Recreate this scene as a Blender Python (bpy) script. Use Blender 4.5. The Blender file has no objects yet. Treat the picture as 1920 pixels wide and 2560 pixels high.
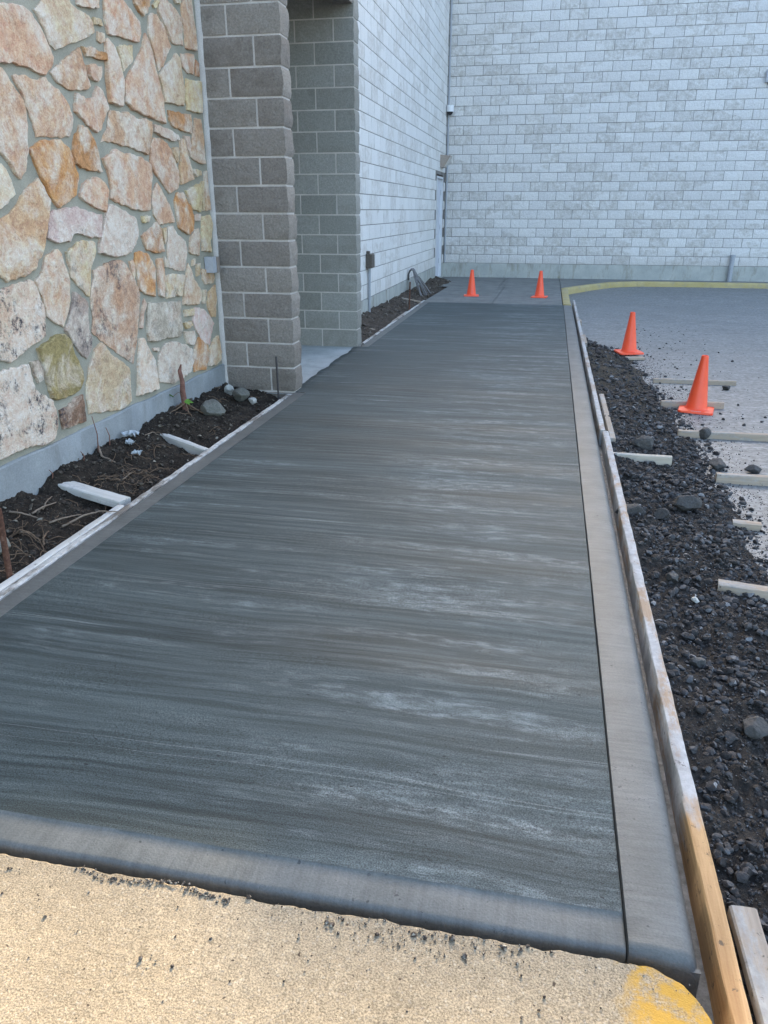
import bpy, math, random
import numpy as np
from mathutils import Vector, Matrix, noise as mnoise

# ------------------------------------------------------------------ camera
SC = bpy.context.scene
COL = SC.collection
K = 1920 / 1659.0
FPX = 1661 * K
def _n(v): v = np.array(v, float); return v / np.linalg.norm(v)
VY = _n([367 * K, -652 * K, FPX]); DN = _n([0, FPX, 652 * K]); VX = np.cross(DN, VY)
CAMH = 1.45
cam = bpy.data.cameras.new('camera'); camo = bpy.data.objects.new('camera', cam); COL.objects.link(camo)
cam.sensor_fit = 'VERTICAL'; cam.sensor_height = 24.0; cam.lens = 24.0 * FPX / 2560
cam.clip_start = 0.05; cam.clip_end = 1000
rt = Vector((VX[0], VY[0], -DN[0])); dw = Vector((VX[1], VY[1], -DN[1])); fw = Vector((VX[2], VY[2], -DN[2]))
camo.matrix_world = Matrix(((rt.x, -dw.x, -fw.x, 0), (rt.y, -dw.y, -fw.y, 0), (rt.z, -dw.z, -fw.z, CAMH), (0, 0, 0, 1)))
SC.camera = camo

# ------------------------------------------------------------------ light
SUN_EL, SUN_AZ = math.radians(23.3), math.radians(-4)
w = bpy.data.worlds.new('World'); SC.world = w; w.use_nodes = True
wn = w.node_tree.nodes; wl = w.node_tree.links; wn.clear()
wo = wn.new('ShaderNodeOutputWorld'); wb = wn.new('ShaderNodeBackground'); ws = wn.new('ShaderNodeTexSky')
ws.sky_type = 'NISHITA'; ws.sun_disc = False; ws.sun_elevation = SUN_EL; ws.sun_rotation = SUN_AZ
ws.air_density = 1.0; ws.dust_density = 2.6; ws.ozone_density = 0.5
wb.inputs[1].default_value = 0.13
wl.new(ws.outputs[0], wb.inputs[0]); wl.new(wb.outputs[0], wo.inputs[0])
sl = bpy.data.lights.new('sun', 'SUN'); so = bpy.data.objects.new('sun', sl); COL.objects.link(so)
sl.energy = 2.0; sl.angle = math.radians(0.55); sl.color = (1.0, 0.83, 0.58)
sd = Vector((math.sin(SUN_AZ) * math.cos(SUN_EL), math.cos(SUN_AZ) * math.cos(SUN_EL), math.sin(SUN_EL)))
so.rotation_euler = sd.to_track_quat('Z', 'Y').to_euler(); so.location = (6, 30, 16)
SC.view_settings.view_transform = 'Standard'; SC.view_settings.look = 'None'
SC.view_settings.gamma = 1.0; SC.view_settings.exposure = 2.6
SC.view_settings.use_curve_mapping = False

# ------------------------------------------------------------------ pixel -> place helpers (photo pixels 1920x2560)
def ray(px, py):
    d = np.array([px - 960, py - 1280, FPX]); return np.array([d @ VX, d @ VY, -(d @ DN)])
def onz(px, py, z=0.0):
    r = ray(px, py); t = (z - CAMH) / r[2]; return Vector((t * r[0], t * r[1], z))
def onx(px, py, X):
    r = ray(px, py); t = X / r[0]; return Vector((X, t * r[1], CAMH + t * r[2]))
def ony(px, py, Y):
    r = ray(px, py); t = Y / r[1]; return Vector((t * r[0], Y, CAMH + t * r[2]))

R = random.Random(7)
NR = np.random.default_rng(5)
def fb(x, y, z=0.0, o=4):
    return mnoise.fractal(Vector((x, y, z)), 1.0, 2.0, o)

# ------------------------------------------------------------------ object helpers
def tag(o, label=None, cat=None, group=None, kind=None):
    if label: o['label'] = label
    if cat: o['category'] = cat
    if group: o['group'] = group
    if kind: o['kind'] = kind
    return o
def mk_mesh(name, v, f, mat=None, smooth=None):
    me = bpy.data.meshes.new(name); me.from_pydata([tuple(p) for p in v], [], f)
    if mat: me.materials.append(mat)
    if smooth is not None:
        me.polygons.foreach_set('use_smooth', [True] * len(me.polygons))
        if smooth > 0: me.set_sharp_from_angle(angle=math.radians(smooth))
    me.update(); return me
def mesh_obj(name, v, f, mat, parent=None, smooth=None, center=False):
    loc = None
    if center:
        a = np.array([tuple(p) for p in v]); c = (a.min(0) + a.max(0)) / 2; c[2] = a[:, 2].min(); v = a - c; loc = c
    return link(name, mk_mesh(name, v, f, mat, smooth), parent, loc)
def link(name, me, parent=None, loc=None, rz=0.0, scale=None):
    o = bpy.data.objects.new(name, me); COL.objects.link(o)
    if loc is not None: o.location = loc
    if rz: o.rotation_euler = (0, 0, rz)
    if scale: o.scale = scale
    if parent:
        o.parent = parent; pw = Vector((0, 0, 0)); q = parent
        while q: pw += q.location; q = q.parent
        o.location = (Vector(loc) if loc is not None else Vector((0, 0, 0))) - pw
    return o
def empty(name, loc=(0, 0, 0)):
    o = bpy.data.objects.new(name, None); COL.objects.link(o); o.location = loc; o.empty_display_size = .1; return o
def box_vf(x0, x1, y0, y1, z0, z1):
    v = [(x0, y0, z0), (x1, y0, z0), (x1, y1, z0), (x0, y1, z0), (x0, y0, z1), (x1, y0, z1), (x1, y1, z1), (x0, y1, z1)]
    f = [(0, 3, 2, 1), (4, 5, 6, 7), (0, 1, 5, 4), (1, 2, 6, 5), (2, 3, 7, 6), (3, 0, 4, 7)]
    return v, f
def join_vf(parts):
    V = []; F = []
    for v, f in parts:
        b = len(V); V += [tuple(p) for p in v]; F += [tuple(i + b for i in q) for q in f]
    return V, F
def tube_vf(pts, rad, n=6, cap=True):
    pts = [Vector(p) for p in pts]; V = []; F = []
    if not hasattr(rad, '__len__'): rad = [rad] * len(pts)
    up = Vector((0.13, 0.21, 1)).normalized()
    for i, p in enumerate(pts):
        t = (pts[min(i + 1, len(pts) - 1)] - pts[max(i - 1, 0)]).normalized()
        a = t.cross(up)
        if a.length < .05: a = t.cross(Vector((1, 0, 0)))
        a.normalize(); b = t.cross(a)
        for k in range(n):
            q = 2 * math.pi * k / n
            V.append(p + (a * math.cos(q) + b * math.sin(q)) * rad[i])
    for i in range(len(pts) - 1):
        for k in range(n):
            k2 = (k + 1) % n
            F.append((i * n + k, i * n + k2, (i + 1) * n + k2, (i + 1) * n + k))
    if cap:
        F.append(tuple(range(n - 1, -1, -1))); F.append(tuple(range((len(pts) - 1) * n, len(pts) * n)))
    return V, F
def grid_vf(xs, ys, zf):
    V = [(x, y, zf(x, y)) for y in ys for x in xs]; n = len(xs)
    F = [(j * n + i, j * n + i + 1, (j + 1) * n + i + 1, (j + 1) * n + i) for j in range(len(ys) - 1) for i in range(n - 1)]
    return V, F

# ------------------------------------------------------------------ material helpers
class Mat:
    def __init__(s, name, rough=0.85, spec=0.3):
        s.m = bpy.data.materials.new(name); s.m.use_nodes = True
        s.t = s.m.node_tree; s.b = s.t.nodes['Principled BSDF']
        s.b.inputs['Roughness'].default_value = rough; s.b.inputs['Specular IOR Level'].default_value = spec
        s.h = None
    def n(s, typ, ins=None, **kw):
        nd = s.t.nodes.new('ShaderNode' + typ)
        for k, v in kw.items(): setattr(nd, k, v)
        for k, v in (ins or {}).items(): s.put(nd.inputs[k], v)
        return nd
    def put(s, inp, v):
        if hasattr(v, 'node'): s.t.links.new(v, inp)
        elif isinstance(v, (tuple, list)):
            n = len(inp.default_value); v = tuple(v)
            inp.default_value = (v + (1.0,))[:n] if n == 4 else v[:n]
        else: inp.default_value = v
    def obj(s, scale=(1, 1, 1), rnd=False, rot=(0, 0, 0)):
        o = s.n('TexCoord').outputs['Object']
        if rnd:
            r = s.n('ObjectInfo').outputs['Random']
            r = s.math('MULTIPLY', r, 97.0)
            o = s.n('VectorMath', {0: o, 1: r}, operation='ADD').outputs[0]
        return s.n('Mapping', {0: o, 2: rot, 3: scale}).outputs[0]
    def noise(s, vec, scale, detail=4, rough=.55, dist=0.0):
        return s.n('TexNoise', {'Vector': vec, 'Scale': scale, 'Detail': detail, 'Roughness': rough, 'Distortion': dist}).outputs[0]
    def voro(s, vec, scale, feature='F1', out='Distance'):
        return s.n('TexVoronoi', {'Vector': vec, 'Scale': scale}, feature=feature).outputs[out]
    def ramp(s, fac, stops):
        nd = s.n('ValToRGB', {0: fac}); e = nd.color_ramp.elements
        while len(e) < len(stops): e.new(.5)
        for i, (p, c) in enumerate(stops):
            e[i].position = p; c = (c, c, c) if not isinstance(c, (tuple, list)) else c
            e[i].color = tuple(c) + (1,) if len(c) == 3 else c
        return nd.outputs[0]
    def mix(s, fac, a, b, mode='MIX'):
        nd = s.n('Mix', data_type='RGBA', blend_type=mode)
        s.put(nd.inputs[0], fac); s.put(nd.inputs[6], a); s.put(nd.inputs[7], b); return nd.outputs[2]
    def math(s, op, a, b=0.0, c=0.0):
        nd = s.n('Math', operation=op); s.put(nd.inputs[0], a); s.put(nd.inputs[1], b); s.put(nd.inputs[2], c); return nd.outputs[0]
    def rnd(s):
        a = s.n('ObjectInfo').outputs['Random']; b = s.n('NewGeometry').outputs['Random Per Island']
        return s.math('FRACT', s.math('ADD', a, b))
    def bump(s, height, strength=.5, dist=.01):
        ins = {'Strength': strength, 'Distance': dist, 'Height': height}
        if s.h: ins['Normal'] = s.h
        s.h = s.n('Bump', ins).outputs[0]; s.put(s.b.inputs['Normal'], s.h)
    def col(s, c): s.put(s.b.inputs['Base Color'], c)
    def rough(s, r): s.put(s.b.inputs['Roughness'], r)

# fresh broomed concrete
def mat_fresh():
    m = Mat('fresh_concrete', .5, .22); v = m.obj()
    warp = m.noise(m.obj((.5, .5, .5)), 1.0, 3)
    vw = m.n('VectorMath', {0: v, 1: m.n('CombineXYZ', {1: m.math('MULTIPLY', warp, .16)}).outputs[0]}, operation='ADD').outputs[0]
    def st(sx, sy, d=6, r=.6): return m.noise(m.n('Mapping', {0: vw, 3: (sx, sy, 1)}).outputs[0], 1.0, d, r)
    broad = st(.35, 3.6, 3); fine = st(1.2, 38, 5, .65); mid = st(.8, 12, 5, .6)
    patch = m.noise(m.obj((.9, .9, 1)), 1.0, 4, .6)
    c = m.ramp(broad, [(.3, (.026, .036, .037)), (.5, (.039, .052, .053)), (.7, (.056, .071, .071))])
    lite = m.math('MULTIPLY', m.ramp(mid, [(.52, 0), (.66, 1)]), m.ramp(patch, [(.40, 0), (.56, 1)]))
    blot = m.ramp(m.noise(m.n('Mapping', {0: vw, 3: (9, 32, 1)}).outputs[0], 1.0, 6, .7), [(.46, 0), (.60, 1)])
    # the drying skin shows first down the middle of the pour
    px_ = m.n('SeparateXYZ', {0: v}).outputs[0]
    dry = m.math('ADD', m.math('MULTIPLY', m.math('SUBTRACT', 1.0, m.math('MINIMUM', m.math('ABSOLUTE', m.math('DIVIDE', m.math('ADD', px_, .25), .95)), 1.0)), .55), m.math('MULTIPLY', patch, .75))
    skin = m.math('MULTIPLY', m.ramp(dry, [(.50, 0), (.78, 1)]), m.math('MULTIPLY', m.ramp(st(.9, 7.5, 5, .65), [(.47, 0), (.58, 1)]), m.math('ADD', m.math('MULTIPLY', blot, .8), .2)))
    lite = m.math('MAXIMUM', skin, m.math('MULTIPLY', lite, m.math('ADD', m.math('MULTIPLY', blot, .75), .25)))
    c = m.mix(m.math('MULTIPLY', lite, .8), c, (.20, .23, .235))
    c = m.mix(m.math('MULTIPLY', m.ramp(fine, [(.42, 0), (.62, 1)]), .42), c, (.12, .15, .153))
    # thin pale broom ridges every so often
    rid = st(.10, 9, 2, .4)
    c = m.mix(m.ramp(rid, [(.642, 0), (.648, .5), (.654, 0)]), c, (.24, .265, .265))
    # dark pits
    pit = m.noise(m.obj((60, 110, 60)), 1.0, 2, .5)
    c = m.mix(m.ramp(pit, [(.665, 0), (.72, .85)]), c, (.016, .02, .022))
    grain = m.noise(m.obj(), 260, 2, .6)
    c = m.mix(.7, c, m.ramp(grain, [(.35, .15), (.65, .85)]), 'OVERLAY')
    m.col(c)
    m.rough(m.ramp(broad, [(.3, .58), (.7, .74)]))
    m.bump(m.math('ADD', m.math('MULTIPLY', fine, .6), m.math('MULTIPLY', mid, .9)), .35, .006)
    m.bump(pit, -.25, .004); m.bump(grain, .25, .002)
    return m.m
def mat_trowel(along='x'):
    m = Mat('trowelled_concrete', .55, .35)
    sc = (6, 60, 10) if along == 'y' else (60, 6, 10)
    a = m.noise(m.obj(sc), 1.0, 4, .6); b = m.noise(m.obj(), 5, 4, .6); g = m.noise(m.obj(), 180, 2)
    c = m.ramp(b, [(.3, (.10, .106, .101)), (.7, (.155, .160, .153))])
    c = m.mix(.35, c, m.ramp(a, [(.3, .3), (.7, .7)]), 'OVERLAY')
    c = m.mix(m.ramp(m.noise(m.obj((40, 40, 40)), 1, 2), [(.70, 0), (.74, .8)]), c, (.04, .045, .045))
    c = m.mix(.3, c, m.ramp(g, [(.3, .3), (.7, .7)]), 'OVERLAY')
    vv = m.n('VectorMath', {0: m.obj((1, .7, 1)), 1: m.n('TexNoise', {'Vector': m.obj(), 'Scale': 14.0, 'Detail': 4.0}).outputs['Color']}, operation='ADD').outputs[0]
    cr = m.n('TexVoronoi', {'Vector': vv, 'Scale': 2.6}, feature='DISTANCE_TO_EDGE').outputs['Distance']
    crk = m.math('MULTIPLY', m.ramp(cr, [(.0, 1), (.008, 0)]), m.ramp(m.noise(m.obj(), 3.1, 2), [(.52, 0), (.58, .85)]))
    c = m.mix(crk, c, (.03, .032, .032))
    m.col(c); m.bump(a, .3, .004); m.bump(g, .3, .002); m.bump(b, .2, .006); m.bump(crk, -.5, .004); return m.m
def mat_old(yellow=False, name='old_concrete', k=1.0):
    m = Mat(name, .9, .2); v = m.obj()
    big = m.noise(v, 2.2, 5, .6); med = m.noise(v, 40, 5, .7); fin = m.noise(v, 240, 3, .7)
    agg = m.voro(v, 95); 
    c = m.ramp(big, [(.3, (.265 * k, .215 * k, .148 * k)), (.7, (.355 * k, .288 * k, .20 * k))])
    c = m.mix(.35, c, m.ramp(med, [(.3, .25), (.7, .75)]), 'OVERLAY')
    c = m.mix(.6, c, m.ramp(fin, [(.35, .12), (.65, .9)]), 'OVERLAY')
    c = m.mix(m.ramp(agg, [(.0, .55), (.35, 0)]), c, m.ramp(m.noise(v, 60, 1), [(.4, (.16, .14, .13)), (.6, (.6, .55, .46))]))
    sp = m.noise(m.obj((1, 1, 1)), 75, 1, .4)
    c = m.mix(m.ramp(sp, [(.73, 0), (.77, .9)]), c, (.05, .035, .03))
    if yellow:
        mask = m.noise(v, 11, 7, .75)
        px_, py_ = m.n('SeparateXYZ', {0: v}).outputs[0], m.n('SeparateXYZ', {0: v}).outputs[1]
        side = m.ramp(m.math('MULTIPLY', m.math('SUBTRACT', m.math('ADD', px_, m.math('MULTIPLY', mask, .30)), .30), 5.0), [(.45, 0), (.65, 1)])
        c = m.mix(m.math('MULTIPLY', m.ramp(mask, [(.50, .95), (.62, 0)]), side), c, (.48, .28, .05))
    m.col(c); m.bump(med, .5, .006); m.bump(agg, -.4, .004); m.bump(fin, .5, .003); return m.m
def mat_plain_conc(name, c0, c1, stain=(.12, .11, .09), sf=.5, vert=True):
    m = Mat(name, .85, .25); v = m.obj()
    a = m.noise(v, 3, 5, .65); g = m.noise(v, 120, 3, .6)
    c = m.ramp(a, [(.3, c0), (.7, c1)])
    s_ = m.noise(m.obj((3, 3, .8) if vert else (2, 2, 2)), 2.0, 6, .7)
    c = m.mix(m.math('MULTIPLY', m.ramp(s_, [(.5, 0), (.72, 1)]), sf), c, stain)
    c = m.mix(.3, c, m.ramp(g, [(.3, .3), (.7, .7)]), 'OVERLAY')
    m.col(c); m.bump(a, .2, .01); m.bump(g, .35, .003); return m.m
def mat_asphalt():
    m = Mat('asphalt', .6, .4); v = m.obj()
    big = m.noise(m.obj((.5, 1.6, 1)), 1.1, 5, .6); med = m.noise(v, 26, 4, .7); fin = m.voro(v, 150); sand = m.noise(m.obj((.6, 2.4, 1)), 2.3, 6, .7)
    c = m.ramp(big, [(.3, (.14, .146, .145)), (.7, (.21, .213, .207))])
    c = m.mix(.8, c, m.ramp(med, [(.32, .2), (.68, .8)]), 'OVERLAY')
    c = m.mix(.5, c, m.ramp(m.noise(m.obj((3, 14, 1)), 1.0, 6, .7), [(.3, .25), (.7, .75)]), 'OVERLAY')
    c = m.mix(m.ramp(sand, [(.58, 0), (.74, .5)]), c, (.21, .20, .178))
    c = m.mix(m.ramp(m.noise(m.obj((2, 7, 1)), 2.0, 5, .65), [(.62, 0), (.67, .8)]), c, (.07, .07, .066))
    c = m.mix(m.ramp(fin, [(.0, .5), (.4, 0)]), c, m.ramp(m.noise(v, 90, 1), [(.4, .07), (.62, .34)]))
    m.col(c); m.rough(m.ramp(big, [(.3, .48), (.7, .68)])); m.bump(med, .35, .008); m.bump(fin, -.45, .004); return m.m
def mat_soil(name, c0, c1, dry=None):
    m = Mat(name, .95, .15); v = m.obj()
    a = m.noise(v, 7, 6, .7); b = m.noise(v, 60, 5, .7); d = m.noise(v, 300, 2)
    c = m.ramp(a, [(.3, c0), (.7, c1)])
    if dry:      # drier, sandier earth further along the trench
        yy = m.math('ADD', m.n('SeparateXYZ', {0: v}).outputs[1], m.math('MULTIPLY', a, 2.0)); c = m.mix(m.math('MULTIPLY', m.ramp(m.math('MULTIPLY', yy, .1), [(.62, 0), (.80, 1)]), .8), c, dry)
    c = m.mix(.7, c, m.ramp(b, [(.3, .15), (.75, .85)]), 'OVERLAY')
    c = m.mix(m.ramp(m.noise(v, 120, 1), [(.70, 0), (.75, .6)]), c, (.18, .15, .11))
    m.col(c); m.bump(b, .9, .02); m.bump(d, .5, .004); return m.m
def mat_pebble(name, stops):
    m = Mat(name, .75, .3); v = m.obj(rnd=True)
    r = m.rnd(); c = m.ramp(r, stops); g = m.noise(v, 90, 4, .7)
    c = m.mix(.6, c, m.ramp(g, [(.3, .25), (.7, .75)]), 'OVERLAY'); m.col(c); m.bump(m.noise(v, 28, 5, .7), .7, .012); m.bump(g, .5, .004); return m.m
def mat_fieldstone():
    m = Mat('fieldstone', .85, .25); v = m.obj(rnd=True); base = m.n('ObjectInfo').outputs['Color']; al = m.n('ObjectInfo').outputs['Alpha']
    a = m.noise(v, 5, 6, .65, .4); b = m.noise(v, 22, 6, .75); g = m.noise(v, 110, 4, .7)
    c = m.mix(m.ramp(a, [(.44, 0), (.60, .8)]), base, (.74, .61, .49))
    c = m.mix(m.ramp(m.noise(v, 3.3, 5, .7, .6), [(.52, 0), (.66, .6)]), c, m.mix(.5, base, (.46, .20, .08)))
    c = m.mix(m.ramp(m.noise(v, 2.7, 4, .6), [(.62, 0), (.75, .4)]), c, (.36, .31, .20))
    c = m.mix(.55, c, m.ramp(b, [(.32, .25), (.68, .85)]), 'OVERLAY')
    c = m.mix(.4, c, m.ramp(g, [(.32, .22), (.68, .84)]), 'OVERLAY')
    # dark lichen on stones whose alpha (weathering) is high
    li = m.math('MULTIPLY', m.ramp(m.noise(v, 6, 8, .75), [(.52, 0), (.60, 1)]), m.ramp(m.noise(v, 45, 5, .8), [(.42, 0), (.56, 1)]))
    c = m.mix(m.math('MULTIPLY', li, al), c, (.055, .05, .06))
    cr = m.n('TexVoronoi', {'Vector': m.n('VectorMath', {0: v, 1: m.n('TexNoise', {'Vector': v, 'Scale': 9.0}).outputs['Color']}, operation='ADD').outputs[0], 'Scale': 5.0}, feature='DISTANCE_TO_EDGE').outputs['Distance']
    crk = m.math('MULTIPLY', m.ramp(cr, [(.0, 1), (.012, 0)]), m.ramp(m.noise(v, 8, 2), [(.5, 0), (.6, .7)]))
    c = m.mix(crk, c, (.16, .11, .08))
    m.col(c); m.bump(a, .6, .04); m.bump(b, .8, .018); m.bump(g, .6, .005); return m.m
def mat_mortar(name='mortar', c0=(.29, .275, .22), c1=(.375, .355, .285)):
    m = Mat(name, .9, .2); v = m.obj(); a = m.noise(v, 6, 4); g = m.noise(v, 160, 3, .7)
    c = m.ramp(a, [(.3, c0), (.7, c1)]); c = m.mix(.4, c, m.ramp(g, [(.3, .3), (.7, .7)]), 'OVERLAY')
    m.col(c); m.bump(a, .4, .02); m.bump(g, .5, .003); return m.m
def mat_block(name, dark, lite, stain, stain_amt, split=.8, whiteness=None, flute=False):
    m = Mat(name, .9, .2); v = m.obj(rnd=True); r = m.rnd()
    a = m.noise(v, 14, 6, .7); b = m.noise(v, 60, 5, .75); g = m.noise(v, 200, 3, .6)
    c = m.mix(m.ramp(r, [(0, 0), (1, 1)]), dark, lite)
    c = m.mix(.5, c, m.ramp(b, [(.3, .25), (.7, .75)]), 'OVERLAY')
    c = m.mix(.3, c, m.ramp(g, [(.3, .25), (.7, .75)]), 'OVERLAY')
    # weathering: patches that follow clusters of blocks, with ragged paint wear
    pos = m.n('NewGeometry').outputs['Position']
    clus = m.noise(m.n('Mapping', {0: pos, 3: (.9, .9, 2.6)}).outputs[0], .9, 3, .6)
    r2 = m.math('FRACT', m.math('MULTIPLY', r, 17.31))
    sel = m.ramp(m.math('ADD', m.math('MULTIPLY', clus, 1.3), m.math('MULTIPLY', r2, .55)), [(.955, 0), (1.04, 1)])
    wear = m.ramp(m.noise(v, 9, 8, .78), [(.40, 0), (.62, 1)])
    c = m.mix(m.math('MULTIPLY', m.math('MULTIPLY', sel, wear), stain_amt), c, stain)
    run = m.noise(m.n('Mapping', {0: pos, 3: (9, 9, .8)}).outputs[0], 1.0, 5, .7)
    c = m.mix(m.math('MULTIPLY', m.ramp(run, [(.60, 0), (.72, 1)]), stain_amt * .6), c, stain)
    # splash dirt low on the wall
    z = m.n('SeparateXYZ', {0: pos}).outputs[2]
    low = m.math('MULTIPLY', m.ramp(m.math('ADD', z, m.math('MULTIPLY', m.noise(pos, 5, 6, .7), .9)), [(.55, 1), (1.0, 0)]), stain_amt * .55)
    c = m.mix(low, c, stain)
    m.col(c); m.bump(a, split, .03); m.bump(b, split, .014); m.bump(g, .4, .003)
    if flute:
        f_ = m.noise(m.obj((120, 120, 2)), 1.0, 2); m.bump(f_, .25, .003)
    return m.m
def mat_wood(name, c0, c1, cement=.5, axis='y', ccol=(.46, .47, .47), bare=None):
    m = Mat(name, .8, .25)
    sc = {'y': (60, 2.2, 60), 'x': (2.2, 60, 60), 'z': (60, 60, 2.2)}[axis]
    g = m.noise(m.obj(sc), 1.0, 6, .65, .6); v = m.obj(); b = m.noise(v, 4, 4); fi = m.noise(v, 150, 3)
    c = m.ramp(g, [(.3, c0), (.7, c1)])
    mk = m.noise(m.obj({'y': (9, 3, 9), 'x': (3, 9, 9), 'z': (9, 9, 3)}[axis]), 1.0, 7, .75)
    cf = m.ramp(mk, [(.58 - .22 * cement, 0), (.66 - .18 * cement, .9)])
    if bare:     # cement splashed only on the stretch already poured against
        yy = m.math('ADD', m.n('SeparateXYZ', {0: v}).outputs[1], m.math('MULTIPLY', m.noise(m.obj((40, 12, 40)), 1.0, 4), .25))
        on = m.ramp(m.math('MULTIPLY', m.math('SUBTRACT', yy, bare + .0), 4.0), [(.2, 0), (.6, 1)])
        cf = m.math('MULTIPLY', cf, on); c = m.mix(m.math('MULTIPLY', on, .8), c, m.mix(.7, c, (.30, .26, .225)))
    c = m.mix(cf, c, m.ramp(m.noise(v, 30, 4, .7), [(.3, tuple(q * .6 for q in ccol)), (.7, ccol)]))
    c = m.mix(m.ramp(m.noise(v, 28, 5, .8), [(.60, 0), (.67, .8)]), c, (.08, .068, .055))
    m.col(c); m.bump(g, .4, .003); m.bump(mk, .4, .004); m.bump(fi, .3, .002); return m.m
def mat_simple(name, c, rough=.5, spec=.4, var=.3, metal=0.0, sc=40):
    m = Mat(name, rough, spec); v = m.obj(rnd=True); a = m.noise(v, sc, 4, .6); m.b.inputs['Metallic'].default_value = metal
    cc = m.mix(var, c, m.ramp(a, [(.3, .25), (.7, .75)]), 'OVERLAY'); m.col(cc); m.bump(a, .15, .002); return m.m
def mat_rust():
    m = Mat('rusty_steel', .85, .3); a = m.noise(m.obj(), 60, 6, .7)
    m.col(m.ramp(a, [(.35, (.06, .028, .018)), (.55, (.12, .055, .035)), (.7, (.20, .12, .09))])); m.bump(a, .5, .003); return m.m
def mat_cone():
    m = Mat('cone_plastic', .38, .5); v = m.obj(rnd=True); a = m.noise(v, 6, 5, .6)
    c = m.ramp(a, [(.3, (.88, .082, .026)), (.7, (.95, .11, .038))])
    c = m.mix(m.ramp(m.noise(v, 30, 6, .8), [(.62, 0), (.72, .5)]), c, (.42, .10, .06)); m.col(c)
    m.b.inputs['Subsurface Weight'].default_value = .12; m.b.inputs['Subsurface Radius'].default_value = (.03, .008, .004)
    m.rough(m.ramp(a, [(.3, .3), (.7, .48)])); m.bump(a, .08, .01); return m.m

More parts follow.
